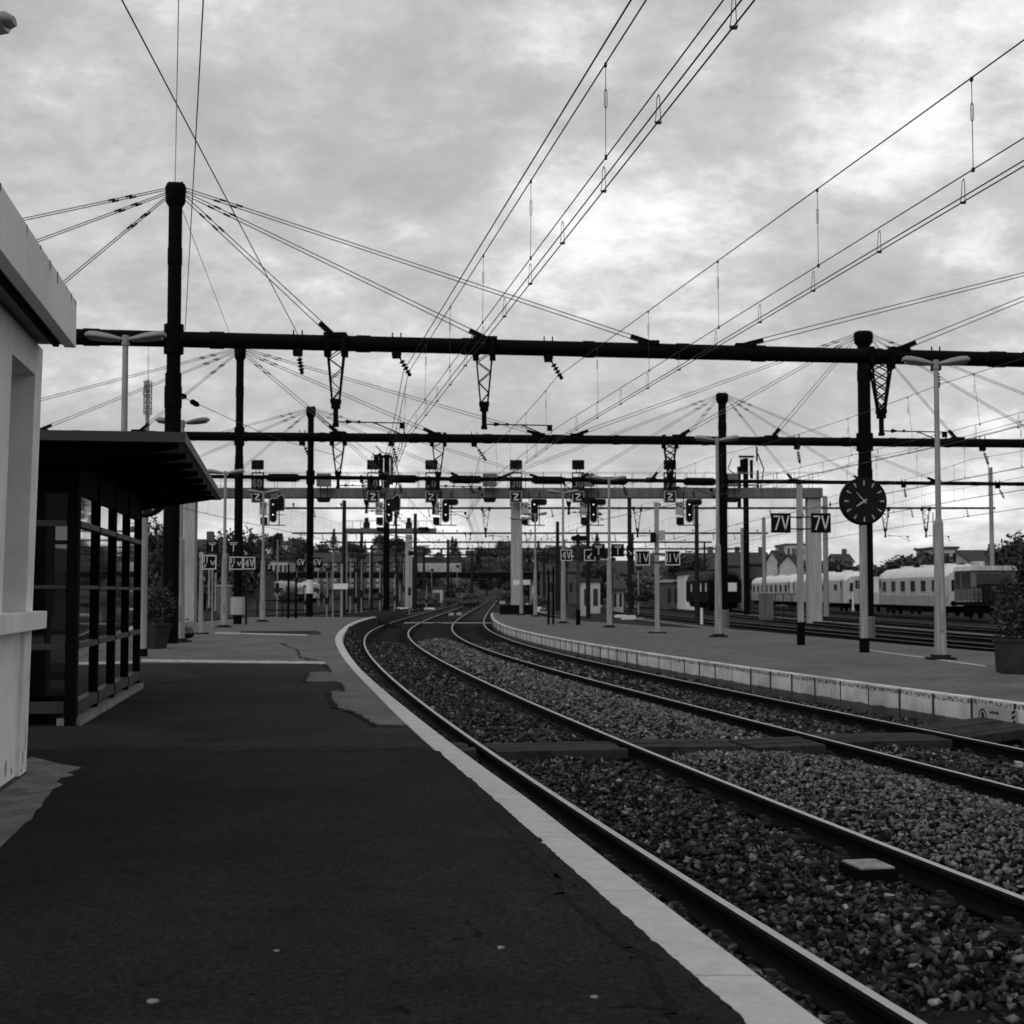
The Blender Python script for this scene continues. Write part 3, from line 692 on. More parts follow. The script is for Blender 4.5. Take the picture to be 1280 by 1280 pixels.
lamps = [((-6.12, 23.0, 0), 0, 'twin armed grey lamp rising behind the near edge of the shelter roof'),
         ((-4.19, 10.25, 0), 0, 'closest lamp, only the tip of one head showing in the top left corner'),
         ((-7.78, 34.4, 0), 0, 'grey lamp standing directly behind the big left black mast'),
         ((-9.60, 48.9, 0), 0, 'grey lamp on the near platform left of the second black mast'),
         ((-9.95, 58.5, 0), 0, 'grey lamp on the near platform in front of the silver railcar'),
         ((8.05, 27.6, ZP2), 0, 'tallest looking grey lamp right of the round clock on the far platform'),
         ((5.85, 41.6, ZP2), 0, 'grey lamp close beside the black mast in the middle of the far platform'),
         ((3.52, 53.0, ZP2), 0, 'grey lamp between the pair of T signs on the far platform'),
         ((2.10, 60.2, ZP2), 0, 'grey lamp carrying the left 4V sign on the far platform'),
         ((1.22, 77.0, ZP2), 0, 'second smallest lamp near the far tip of the far platform'),
         ((.52, 82.0, ZP2), 0, 'smallest lamp at the very tip of the far platform')]
for i, (p, rz, lab) in enumerate(lamps):
    sc = 1.0
    if p[2] < 0: sc = 1.085 if p[1] < 45 else 1.04
    if i == 0: LP0.location = p; LP0['label'] = lab
    else: dup(LP0, p, rz, lab, (1, 1, sc))
# small loudspeaker and box on lamps
# ================================================================ CLOCKS
def make_clock(H):
    r = thing('platform_clock', 'clock', 'clock', (0, 0, 0), group='round black clocks on posts')
    b = MB(); b.tube((0, .0, .28), (0, 0, H - .45), .085, .08, 10); part(r, 'post', b, M['grey'], local=True)
    b = MB(); b.tube((0, 0, 0), (0, 0, .30), .105, .105, 10); b.tube((0, 0, H - .47), (0, 0, H - .1), .05, .05, 8); part(r, 'base', b, M['black'], local=True)
    Mx = Matrix(((1, 0, 0), (0, 0, -1), (0, 1, 0)))     # local z -> -y
    b = MB(); b.lathe([(.47, -.09), (.50, -.07), (.505, .05), (.49, .075), (.465, .078)], (0, -.02, H), 48, Mx); cs = part(r, 'case', b, M['signblack'], local=True)
    b = MB(); b.lathe([(.462, .0), (.462, .062)], (0, -.045, H), 48, Mx); fc = part(r, 'dial', b, M['clockface'], local=True)
    b = MB()
    for k in range(12):
        t = k * math.pi / 6; rr = Matrix.Rotation(t, 3, 'Y')
        P = [Vector((-.008, -.110, .33)), Vector((.008, -.110, .33)), Vector((.019, -.110, .43)), Vector((-.019, -.110, .43))]
        b.add([rr @ p + Vector((0, 0, H)) for p in P], [(0, 1, 2, 3)])
    part(r, 'hour_marks', b, M['board'], local=True)
    for ang, L0, L1, w in ((R(360 * 7.88 / 12), -.06, .20, .022), (R(360 * 53 / 60), -.06, .25, .013)):
        b = MB(); rr = Matrix.Rotation(ang, 3, 'Y')
        P = [Vector((-w, -.115, L0)), Vector((w, -.115, L0)), Vector((w * .55, -.115, L1)), Vector((-w * .55, -.115, L1))]
        P = [rr @ p + Vector((0, 0, H)) for p in P]; P += [p + Vector((0, .003, 0)) for p in P]
        b.add(P, [(0, 1, 2, 3), (7, 6, 5, 4), (0, 4, 5, 1), (1, 5, 6, 2), (2, 6, 7, 3), (3, 7, 4, 0)])
        part(r, 'hand', b, M['board'], local=True)
    return r
M['clockface'] = mat('clock_dial', .004, .9, 3, .4, 0, .15)
M['tick'] = mat('faint_dial_marks', .04, .1, 5, .6)
ck0 = make_clock(3.18)
ck0.location = (XR(1079, 30.9), 30.9, ZP2); ck0.rotation_euler = (0, 0, R(5)); ck0['label'] = 'round black clock with white hour marks on its post on the far platform'
dup(ck0, (XR(179, 26.6), 26.6, -.16), R(-6), 'black clock on a post partly hidden by the far end of the shelter roof')
# ================================================================ PLANTS
def foliage(c, rad, n, size, seed, clumps=14, spread=.34, flat=.0, up=0):
    rg = random.Random(seed); mb = MB(); C = []
    for k in range(clumps):
        while True:
            p = Vector((rg.uniform(-1, 1), rg.uniform(-1, 1), rg.uniform(-1, 1)))
            if .25 < p.length < 1: break
        C.append(Vector((p.x * rad[0], p.y * rad[1], p.z * rad[2])) * .82)
    for i in range(n):
        q = C[rg.randrange(clumps)]
        p = q + Vector((rg.gauss(0, spread) * rad[0], rg.gauss(0, spread) * rad[1], rg.gauss(0, spread) * rad[2]))
        s = size * rg.uniform(.5, 1.2); a = Vector((rg.gauss(0, 1), rg.gauss(0, 1), rg.gauss(0, .7) + up)).normalized()
        w = a.cross(Vector((rg.gauss(0, 1), rg.gauss(0, 1), rg.gauss(0, 1)))).normalized()
        p = p + Vector(c)
        mb.add([p - a * s, p + w * s * .42, p + a * s, p - w * s * .42], [(0, 1, 2, 3)])
    return mb
def planter(name_label, loc, rtop, rbot, h, pl_c, pl_r, n, size, seed, rim=True, sides=8):
    t = thing('planter', name_label, 'planter', loc, group='concrete planters')
    b = MB(); b.lathe([(rbot, 0), (rbot * 1.02, .04), (rtop, h - .06), (rtop * 1.03, h - .05), (rtop * 1.03, h), (rtop * .88, h), (rtop * .86, h - .08)], loc, sides, Matrix.Rotation(.35, 3, 'Z'), smooth=False)
    part(t, 'pot', b, M['pot'], .006)
    b = MB(); b.lathe([(rtop * .87, h - .12), (rtop * .87, h - .06)], loc, sides, Matrix.Rotation(.35, 3, 'Z')); part(t, 'soil', b, M['soil'])
    st = MB(); rg = random.Random(seed)
    for k in range(34):
        a = rg.uniform(0, 6.28); r0 = rg.uniform(0, rtop * .6); r1 = rg.uniform(.2, 1.0)
        p0 = Vector((loc[0] + r0 * math.cos(a), loc[1] + r0 * math.sin(a), loc[2] + h - .07))
        p1 = Vector((loc[0] + pl_c[0] + r1 * pl_r[0] * math.cos(a) * .9, loc[1] + pl_c[1] + r1 * pl_r[1] * math.sin(a) * .9, loc[2] + pl_c[2] + rg.uniform(.1, 1.3) * pl_r[2]))
        st.path([p0, p0.lerp(p1, .5) + Vector((0, 0, .08)), p1], .006, 4)
    part(t, 'stems', st, M['bark'])
    b = foliage((loc[0] + pl_c[0], loc[1] + pl_c[1], loc[2] + pl_c[2]), pl_r, n, size, seed, 40, .15); b2 = foliage((loc[0] + pl_c[0], loc[1] + pl_c[1], loc[2] + pl_c[2] - pl_r[2] * .35), (pl_r[0] * .8, pl_r[1] * .8, pl_r[2] * .6), n // 2, size * .8, seed + 5, 20, .2); b.add(b2.v, b2.f); part(t, 'foliage', b, M['leaf'])
    return t
planter('tall bushy plant in a tapered concrete pot past the end of the shelter', (-7.42, 30.4, 0), .36, .27, .52, (.05, 0, .88), (.40, .36, .42), 1500, .045, 21)
planter('large leafy bush in a broad concrete planter at the right edge of the far platform', (8.08, 22.9, ZP2), .58, .55, .54, (-.02, 0, 1.02), (.60, .5, .60), 2600, .05, 22, sides=6)
# low pot of flowers by the lamp foot
fp = thing('flower_bowl', 'low dark bowl of small flowers at the foot of a lamp on the near platform', 'flower pot', (-8.45, 37.4, 0))
b = MB(); b.lathe([(.26, 0), (.34, .04), (.36, .12), (.3, .12)], fp.location, 12); part(fp, 'bowl', b, M['black'])
b = foliage(Vector(fp.location) + Vector((.05, 0, .28)), (.3, .25, .2), 260, .05, 31, 10, .3); part(fp, 'flowers', b, M['leaf2'])
# ================================================================ OVERHEAD PORTALS
def disc_string(mb, p, q, n=4, r=.075):
    p = Vector(p); q = Vector(q); mb.tube(p, q, .018, .018, 6)
    d = (q - p).normalized(); a = d.orthogonal().normalized(); b = d.cross(a)
    Mx = Matrix((a, b, d)).transposed()
    for i in range(n):
        c = p.lerp(q, .30 + .55 * i / max(1, n - 1)); mb.lathe([(.03, -.035), (r, -.012), (r, .0), (.03, .03)], c, 10, Mx)
    mb.lathe([(.02, -.05), (.045, -.03), (.045, .03), (.02, .05)], q, 8, Mx)
class Portal:
    def __init__(s, label, X0, Y0, tilt, zb, r, xa, xb, m='black'):
        s.Y = lambda X: Y0 + tilt * (X - X0); s.zb = zb; s.r = r; s.m = M[m]
        s.t = thing('overhead_line_portal', label, 'portal', (X0, Y0, 0), group='overhead line portals across the tracks')
        b = MB(); b.tube((xa, s.Y(xa), zb), (xb, s.Y(xb), zb), r, r, 12)
        rg = random.Random(int(Y0)); x = xa + 1
        while x < xb - 1:
            w = rg.uniform(.10, .22); b.tube((x - w, s.Y(x - w), zb), (x + w, s.Y(x + w), zb), r * 1.10, r * 1.10, 12); x += rg.uniform(1.8, 3.4)
        part(s.t, 'beam', b, s.m)
    def mast(s, X, z0, zt, r0=.185, r1=.155, offs=(3.55, 7.1, 11.0), left=True, rightside=True, footing=None):
        Y = s.Y(X); b = MB(); b.tube((X, Y, z0 - .1), (X, Y, 6.2), r0, r0, 14); b.tube((X, Y, 6.2), (X, Y, zt - .4), r1 * 1.02, r1, 14)
        b.tube((X, Y, 5.4), (X, Y, 5.9), r0 * 1.08, r0 * 1.08, 14); b.tube((X, Y, s.zb - .34), (X, Y, s.zb + .34), r0 * 1.22, r0 * 1.22, 14)
        b.tube((X, Y, zt - 1.9), (X, Y, zt - 1.5), r1 * 1.08, r1 * 1.08, 14)
        part(s.t, 'mast', b, s.m)
        b = MB(); b.lathe([(r1, zt - .55), (r1 * 1.5, zt - .42), (r1 * 1.6, zt - .1), (r1 * 1.35, zt), (r1 * 1.1, zt)], (X, Y, 0), 12); b.bar((X - .2, Y, zt - .05), (X - .13, Y, zt + .05), .05); b.bar((X + .2, Y, zt - .05), (X + .13, Y, zt + .05), .05)
        part(s.t, 'mast_head', b, s.m)
        if footing:
            b = MB(); b.lathe([(r0 * 1.2, z0 - .1), (r0 * 1.2, z0 + footing - .05), (r0 * 1.08, z0 + footing)], (X, Y, 0), 10, smooth=False); part(s.t, 'footing', b, M['gantry'])
        for sg in ((-1,) if left else ()) + ((1,) if rightside else ()):
            for i, o in enumerate(offs):
                if sg < 0 and zt < 10.65 and zt > 10.6: o = (3.55, 7.6, 12.6)[i]
                Xe = X + sg * o; Ye = s.Y(Xe); b = MB(); tb = []
                p0 = Vector((X + sg * r1 * 1.4, Y, zt - .12 - (2 - i) * .10)); e = Vector((Xe, Ye, s.zb + s.r + .05))
                d = (e - p0).normalized(); nn = Vector((-d.z * sg, 0, d.x * sg)).normalized()
                for q in (-1, 1):
                    a = p0 + nn * .04 * q + Vector((0, .05 * q, 0)); c = e + nn * .065 * q + Vector((0, .09 * q, 0))
                    b.tube(a, c, .012, .012, 5)
                    for tt in (.55, .95): k = MB(); k.tube(a + d * (tt + .05 * q + .1 * i), a + d * (tt + .05 * q + .1 * i + .16), .024, .024, 6); tb.append(k)
                sp = part(s.t, 'stay', b, M['stay'])
                for k in tb: part(sp, 'turnbuckle', k, s.m)
                k = MB(); k.bar(e - d * .35, e + d * .25, .13, .11); k.box((Xe + sg * .1, Ye, s.zb + s.r), (.5, .3, .1)); part(s.t, 'stay_clamp', k, s.m)
    def bracket(s, X, zt2=None, zpost=5.02, heavy=False, arm=1.62, wt=.24):
        Y = s.Y(X); z0 = s.zb - s.r * .6; zj = zpost + .62; b = MB(); rr = .028 if heavy else .02
        L4 = []
        for sx in (-1, 1):
            for sy in (-1, 1):
                a = Vector((X + sx * wt, Y + sy * .16, z0)); c = Vector((X + sx * .085, Y + sy * .06, zj)); L4.append((a, c)); b.tube(a, c, rr, rr, 5)
        nz = 5
        for (i, j) in ((0, 2), (1, 3)) + (((0, 1), (2, 3)) if heavy else ()):
            for k in range(nz):
                t0, t1 = k / nz, (k + 1) / nz
                u, w = (i, j) if k % 2 else (j, i)
                b.tube(L4[u][0].lerp(L4[u][1], t0), L4[w][0].lerp(L4[w][1], t1), rr * .7, rr * .7, 4)
                if heavy: b.tube(L4[w][0].lerp(L4[w][1], t0), L4[u][0].lerp(L4[u][1], t1), rr * .7, rr * .7, 4)
        b.box((X, Y, zj - .02), (.24, .2, .1)); b.box((X, Y, zj - .12), (.2, .17, .14)); b.tube((X, Y, zj + .0), (X, Y, zpost), .062, .062, 8); b.tube((X, Y, zpost), (X, Y, zpost + .08), .08, .08, 8)
        for sx in (-1, 1): b.box((X + sx * wt, Y, s.zb), (.12, .52, s.r * 2.3)); b.box((X + sx * wt, Y, s.zb - s.r - .06), (.14, .3, .14))
        br = part(s.t, 'bracket', b, s.m)
        za = zpost + .12; b = MB(); b.tube((X + .05, Y, za), (X + arm, Y, za - .03), .016, .014, 6); b.lathe([(.02, -.07), (.055, -.05), (.02, .08)], (X + .3, Y, za), 8, Matrix(((0, 0, 1), (0, 1, 0), (-1, 0, 0))))
        b.box((X + .55, Y, za), (.06, .04, .06)); b.tube((X + arm * .55, Y, za - .02), (X + arm * 1.02, Y, za - .34), .014, .014, 6); b.tube((X + arm * .55, Y, za), (X + arm * .55, Y, za - .07), .012, .012, 5)
        b.box((X + arm * .96, Y, za - .09), (.12, .05, .14)); b.box((X + arm * 1.02, Y, za - .36), (.08, .06, .05)); b.tube((X + arm * .96, Y, za - .1), (X + arm * 1.02, Y, za - .36), .01, .01, 4)
        a = part(br, 'registration_arm', b, s.m)
    def insulator(s, X, dx, dz):
        Y = s.Y(X); b = MB(); b.box((X, Y, s.zb - s.r - .05), (.2, .25, .16)); b.bar((X, Y, s.zb - s.r - .06), (X + dx * .25, Y, s.zb - s.r - dz * .25), .04); disc_string(b, (X + dx * .2, Y, s.zb - s.r - dz * .2), (X + dx, Y, s.zb - s.r - dz))
        for k in (-.1, .1): b.bar((X + k, Y, s.zb - s.r - .06), (X + k, Y, s.zb + s.r + .1), .03)
        part(s.t, 'insulator', b, s.m)
P1 = Portal('nearest black overhead line portal with the tallest looking left mast and thick beam', -7.8, 33.5, .146, 6.99, .185, -21, 24)
P1.mast(-7.8, 0, 10.62, .185, .155, footing=None); P1.mast(16.8, -.6, 10.3, footing=1.0)
for X, hv in ((-4.12, False), (-.66, False), (9.12, True)): P1.bracket(X, heavy=hv, wt=.2 if not hv else .26)
for X, dx in ((-5.0, .12), (-2.72, .36), (.87, .36), (10.55, .06), (-14.2, .2)): P1.insulator(X, dx * .85, .52)
P2 = Portal('second black overhead line portal, whose right mast stands behind the round clock', -10.1, 54.0, .085, 6.93, .17, -24, 26)
P2.mast(-10.1, 0, 10.3, .155, .14); P2.mast(13.55, -.6, 11.2, .26, .24, footing=.85)
for X, hv in ((-6.47, False), (-2.76, False), (6.0, True)): P2.bracket(X, heavy=hv)
for X, dx in ((-4.5, .2), (-1.42, .42), (10.9, .1), (18.2, .2), (-7.8, .3)): P2.insulator(X, dx, .62)
P3 = Portal('third black overhead line portal, its left mast wearing a white band', -9.8, 71.0, .12, 6.75, .10, -26, 30)
P3.mast(-9.8, 0, 10.2, .17, .15); P3.mast(10.6, -.6, 11.2, .22, .2, footing=.9)
for X in (c1(73) - 1.7, c2(73) - 1.7, c3(73) - 1.7): P3.bracket(X)
for X, dx in ((-5.6, .2), (-2.2, .3), (5.5, .2), (14.5, .2), (20, .1), (25, .3)): P3.insulator(X, dx, .6)
for (x0, x1) in ((341, 375), (488, 520), (565, 600), (668, 703), (742, 783), (862, 897)):
    b = MB(); X0 = XR(x0, 72); X1 = XR(x1, 72); b.tube((X0, P3.Y(X0) - .02, 6.72), (X1, P3.Y(X1) - .02, 6.72), .20, .20, 10); b.tube((X0 - .12, P3.Y(X0) - .02, 6.75), (X0, P3.Y(X0) - .02, 6.72), .12, .20, 10); b.tube((X1, P3.Y(X1) - .02, 6.72), (X1 + .12, P3.Y(X1) - .02, 6.75), .20, .12, 10)
    part(P3.t, 'beam_casing', b, M['black'])
b = MB(); b.tube((-9.8, 71, 1.12), (-9.8, 71, 1.78), .178, .178, 14); part(P3.t, 'white_band', b, M['white'])
b = MB(); b.lathe([(.27, .35), (.27, 1.0), (.22, 1.0)], (-10.1, 54, 0), 8, smooth=False); part(P2.t, 'mast_casing', b, M['concrete_lt'])
# further, thinner portals
def far_portal(label, Y, zb, xa, xb, masts, r=.075, br=(), mr=.17):
    p = Portal(label, xa, Y, 0, zb, r, xa, xb, 'dark')
    for (X, zt, mm) in masts:
        b = MB(); b.tube((X, Y, -.7), (X, Y, zt), mr, mr * .8, 10); part(p.t, 'mast', b, M[mm])
    for X in br: p.bracket(X, zpost=5.0, wt=.26)
    rg = random.Random(int(Y)); x = xa + .8
    while x < xb:
        b = MB()
        if rg.random() < .5: b.tube((x, Y, zb), (x, Y, zb + rg.uniform(.2, .5)), .03, .03, 5); b.box((x, Y, zb + .25), (.12, .1, .18))
        else: disc_string(b, (x, Y, zb - .05), (x + .1, Y, zb - .6), 3, .09)
        part(p.t, 'fitting', b, M['dark']); x += rg.uniform(1.2, 2.4)
    return p
far_portal('slim grey portal beam passing behind the signal gantry on a concrete right mast', 102, 7.05, XR(352, 102), XR(1245, 102), [(XR(430, 102), 7.6, 'dark'), (XR(735, 102), 7.5, 'dark'), (XR(871, 102), 7.4, 'dark'), (XR(1240, 102), 9.9, 'concrete')],
           br=[XR(607, 102), XR(797, 102), XR(1107, 102), XR(1158, 102)])
far_portal('thin portal far down the line with its beam low above the wooded hill', 145, 7.05, XR(365, 145), XR(960, 145), [(XR(519, 145), 9.0, 'dark'), (XR(697, 145), 8.2, 'dark'), (XR(955, 145), 8.6, 'concrete')], .09, [XR(585, 145), XR(660, 145)], .22)
far_portal('thinnest farthest portal just above the treetops of the hill', 172, 7.1, XR(400, 172), XR(890, 172), [(XR(452, 172), 8.8, 'dark'), (XR(790, 172), 8.2, 'dark')], .10, [XR(600, 172), XR(640, 172)], .24)
far_portal('dim portal beam in front of the road bridge, right of the middle gantry leg', 205, 7.3, XR(420, 205), XR(930, 205), [(XR(560, 205), 8.6, 'dark'), (XR(705, 205), 8.6, 'dark')], .12, [XR(600, 205), XR(625, 205)], .24)
far_portal('dimmest portal beam just before the road bridge', 242, 7.4, XR(440, 242), XR(860, 242), [(XR(530, 242), 8.4, 'dark'), (XR(680, 242), 8.4, 'dark'), (XR(590, 242), 8.2, 'dark')], .13, [XR(612, 242)], .25)
# ================================================================ OVERHEAD WIRES
def catenary(label, sup, zm=6.3, za=5.1, zc=4.8, twin=False, r=.008, step=4.05, first=None, aux=True):
    """sup = list of (Y, X messenger, X contact)"""
    t = thing('overhead_wire', label, 'overhead wire', (sup[0][2], sup[0][0], 0), group='overhead contact lines above the tracks')
    me = MB(); ct = MB(); ax = MB(); dr = MB()
    for (y0, m0, k0), (y1, m1, k1) in zip(sup[:-1], sup[1:]):
        HA = lambda y: za + max(0, 34 - y) * .0135 if aux else za
        HC_ = lambda y: zc + max(0, 34 - y) * .0165
        n = 6; sag = .0 if y0 < 20 else .16; pm = []
        for i in range(n + 1):
            f = i / n; pm.append(Vector((m0 + (m1 - m0) * f, y0 + (y1 - y0) * f, zm - sag * 4 * f * (1 - f))))
        me.path(pm, r, 5)
        if twin: me.path([p + Vector((-.12, 0, .02)) for p in pm], r * 1.15, 5)
        for d in (-.045, .045): ct.tube((k0 + d, y0, HC_(y0)), (k1 + d, y1, HC_(y1)), r * .9, r * .9, 5)
        if aux: ax.tube((k0, y0, HA(y0)), (k1, y1, HA(y1)), r * .85, r * .85, 5)
        y = (first if first is not None and y0 < 20 else y0 + 2.0)
        while y < y1 - .5:
            f = (y - y0) / (y1 - y0); xm = m0 + (m1 - m0) * f; xc = k0 + (k1 - k0) * f; z1 = zm - sag * 4 * f * (1 - f)
            dr = MB(); dr.tube((xm, y, z1), (xc, y, HA(y)), .0045, .0045, 4); dr.box((xc, y, HA(y)), (.025, .04, .04)); dr.box((xm, y, z1 - .015), (.025, .04, .04))
            if y < 60:
                for q in (-1, 1): dr.path([(xm, y, z1 - .25), (xm + q * .014, y, z1 - .28), (xm + q * .014, y, z1 - .42), (xm, y, z1 - .45)], .004, 4)
            part(t, 'dropper', dr, M['wire'])
            if aux and y < 90:
                for yy in (y, y + step / 2):
                    f = (yy - y0) / (y1 - y0)
                    if f > 1: continue
                    xc = k0 + (k1 - k0) * f
                    dr = MB()
                    for q in (-1, 1): dr.path([(xc, yy + .3, HA(yy)), (xc + q * .012, yy + .32, HA(yy) - .03), (xc + q * .02, yy + .34, HC_(yy) + .04), (xc + q * .03, yy + .34, HC_(yy))], .004, 4)
                    dr.box((xc, yy + .34, HC_(yy)), (.05, .03, .02)); part(t, 'dropper_loop', dr, M['wire'])
            y += step
    part(t, 'messenger_wire', me, M['wire']); part(t, 'contact_wire', ct, M['wire'])
    if aux: part(t, 'auxiliary_wire', ax, M['wire'])
    return t
def ext(p, q, Y): return p[1] + (q[1] - p[1]) * (Y - p[0]) / (q[0] - p[0])
m1a, m1b = (12.7, 1.13), (33.9, -2.40); k1a, k1b = m1a, (33.9, -2.42)
m2a, m2b = (13.6, 4.75), (34.7, 1.10); k2a, k2b = m2a, (34.7, 1.12)
catenary('double messenger overhead wire climbing to the top centre of the picture above the near track', [(-6, ext(m1a, m1b, -6), ext(k1a, k1b, -6)), (34.0, -2.42, -2.44), (54.5, -4.6, -4.75), (72, c1(72), c1(72) - .2), (102, c1(102), c1(102)), (145, c1(145), c1(145)), (172, c1(172), c1(172)), (260, c1(260), c1(260))], twin=True, first=-2.2)
catenary('overhead wire reaching the right edge of the picture above the track by the far platform', [(-6, ext(m2a, m2b, -6), ext(k2a, k2b, -6)), (34.7, 1.08, 1.10), (54.7, -1.2, -1.15), (72.5, c2(72), c2(72) - .1), (102, c2(102), c2(102)), (145, c2(145), c2(145)), (172, c2(172), c2(172)), (260, c2(260), c2(260))], first=-1.8)
catenary('overhead wire above the first yard track, passing behind the round clock', [(12, 14.4, 14.5), (35.9, 10.62, 10.74), (55.4, 7.55, 7.6), (73, c3(73), c3(73)), (102, c3(102), c3(102)), (145, c3(145), c3(145)), (172, c3(172), c3(172))])
for f, lab, zz in ((c4, 'thin overhead wire above the second yard track, right of the black clock mast', 0), (c5, 'thin overhead wire above the third yard track before the concrete mast at right', 0), (c6, 'thin overhead wire above the fourth yard track, just left of the white railcar', 0)):
    catenary(lab, [(30, f(30), f(30)), (36.5 + .1, f(36.6), f(36.6)), (56.3, f(56.3), f(56.3)), (74.5, f(74.5), f(74.5)), (102, f(102), f(102)), (150, f(150), f(150))], aux=False, za=4.85)
catenary('overhead wire above the track left of the near platform', [(31.8, c0(31.8), c0(31.8)), (53.6, c0(53.6), c0(53.6)), (70.5, c0(70.5), c0(70.5)), (102, c0(102), c0(102)), (150, c0(150), c0(150))], aux=False, za=4.85)
def wire(label, pts, r=.009, ins=()):
    t = thing('feeder_wire', label, 'cable', pts[0]); b = MB(); b.path(pts, r, 5); part(t, 'cable', b, M['wire'])
    if ins:
        for (p, q) in ins: b = MB(); disc_string(b, p, q, 3, .07); part(t, 'insulator', b, M['black'])
    return t
a = Vector((-4.98, 33.9, 7.13)); c = Vector((-3.96, 14.8, 7.13)); wire('slanting cable crossing in front of the big left mast top from the upper left corner', [c + (c - a) * 1.05, Vector((-4.96, 33.9, 7.1)), Vector((-4.9, 33.9, 6.28))])
a = Vector((XR(213, 33.5), 33.5, 10.45)); c = Vector((-5.42, 23.3, 10.45)); wire('left one of the two upright looking cables leaving the big left mast top', [c + (c - a) * 2.0, a, Vector((-10.15, 54, 9.9))], .008)
a = Vector((XR(228, 33.5), 33.5, 7.2)); c = Vector((-3.1, 14.4, 7.1)); wire('right one of the two upright looking cables, passing beside the big left mast', [c + (c - a) * 1.1, a], .008)
wire('sagging cable with two insulators from the big left mast to the second portal', [Vector((-7.65, 33.5, 5.68)), W(291, 525, 42), W(345, 548, 49), Vector((-6.4, 54.2, 6.2))], .009, [(W(224, 494, 34), W(231, 496, 34.3)), (W(238, 501, 35), W(247, 506, 35.4))])
wire('cable from the white banded mast head to the insulator on the third portal', [Vector((-9.7, 71, 9.9)), Vector((-6, 71.4, 7.4))], .012)
# ================================================================ SIGNAL GANTRY
GY = 86.0; PXM = GY / 1830
gt = thing('signal_gantry', 'long grey signal gantry on three pale legs with railings along its top', 'gantry', (0, GY, -.6))
xa, xb = XR(226, GY), XR(1027, GY)
b = MB(); b.box(((xa + xb) / 2, GY, 7.0), (xb - xa, 1.1, .58)); part(gt, 'beam', b, M['gantry'], .02)
b = MB(); x = xa + .5
while x < xb: b.box((x, GY - .56, 7.0), (.05, .03, .57)); x += 2.4
part(gt, 'stiffener', b, M['gantry'])
for px, w in ((238, .66), (644.5, .56), (1017, .8)):
    X = XR(px, GY); b = MB(); b.box((X, GY, 3.0), (w, .75, 7.4)); part(gt, 'leg', b, M['concrete_lt'], .03)
X = XR(644, GY); b = MB(); b.box((X + .1, GY - .3, -.1), (2.0, 1.8, 1.1)); part(gt, 'pedestal', b, M['railside'], .02)
b = MB(); x = xa + .3
while x < xb:
    for y in (-.52, .52): b.tube((x, GY + y, 7.28), (x, GY + y, 8.22), .016, .016, 5)
    x += 1.05
for y in (-.52, .52):
    for z in (8.2, 7.76): b.tube((xa, GY + y, z), (xb, GY + y, z), .014, .014, 5)
part(gt, 'railing', b, M['grey'])
def rrect(x0, x1, y0, y1, r, n=5, corners=(1, 1, 1, 1)):
    out = []
    for (cx, cy, a0, k) in ((x1 - r, y1 - r, 0, corners[0]), (x0 + r, y1 - r, 90, corners[1]), (x0 + r, y0 + r, 180, corners[2]), (x1 - r, y0 + r, 270, corners[3])):
        for i in range(n + 1):
            a = R(a0 + 90 * i / n); out.append((cx + r * math.cos(a), cy + r * math.sin(a)))
    return out
GL = {'7': [[(0, 1), (1, 1), (.3, 0)]], 'V': [[(0, 1), (.5, 0), (1, 1)]], 'v': [[(.1, .62), (.5, 0), (.9, .62)]], 'I': [[(.5, 0), (.5, 1)]], '4': [[(.72, 0), (.72, 1), (.02, .3), (1, .3)]], '6': [[(.9, .95), (.5, 1), (.12, .75), (.05, .3), (.3, .02), (.7, .02), (.95, .28), (.75, .52), (.3, .52), (.08, .35)]],
      'Z': [[(0, 1), (1, 1), (0, 0), (1, 0)]], 'T': [[(0, 1), (1, 1)], [(.5, 1), (.5, 0)]], '0': [[(.5, 1), (.9, .85), (.95, .5), (.9, .15), (.5, 0), (.1, .15), (.05, .5), (.1, .85), (.5, 1)]], '3': [[(.05, .95), (.6, 1), (.92, .78), (.5, .53), (.95, .28), (.6, 0), (.05, .08)]],
      'N': [[(0, 0), (0, 1), (1, 0), (1, 1)]], 'L': [[(.9, 1), (.1, 0), (.1, .5)], [(.1, 0), (.6, 0)]], 'J': [[(.1, 1), (.9, 0), (.9, .5)], [(.9, 0), (.4, 0)]], 'S': [[(.9, 1), (.1, .45), (.8, .5), (.1, 0)]], '!': [[(.5, .3), (.5, 1)], [(.5, 0), (.5, .1)]], '-': [[(0, .5), (1, .5)]]}
def glyphs(mb, items, y, origin, Mrot=None):
    """items: (char, x0, z0, w, h, stroke); drawn on the plane local y, in local x/z"""
    for (ch, x0, z0, w, h, st) in items:
        for pl in GL[ch]:
            for a, c in zip(pl[:-1], pl[1:]):
                p = Vector((x0 + a[0] * w, y, z0 + a[1] * h)); q = Vector((x0 + c[0] * w, y, z0 + c[1] * h)); d = (q - p).normalized()
                mb.bar(p - d * st * .35 + Vector(origin), q + d * st * .35 + Vector(origin), st, .006, up=(0, -1, 0))
sigs = [(341, 'A', 'black two light signal hanging at the left end of the gantry'), (486, 'A', 'black lobed signal with two white lights beside the switch gear mast'), (557, 'B', 'L shaped black signal hanging left of the middle gantry leg'),
        (668, 'B', 'L shaped black signal hanging just right of the middle gantry leg'), (742, 'B', 'L shaped black signal hanging above the 4V and arrow signs'), (862, 'B', 'L shaped black signal hanging furthest right, before the black portal mast')]
SY = GY - .95
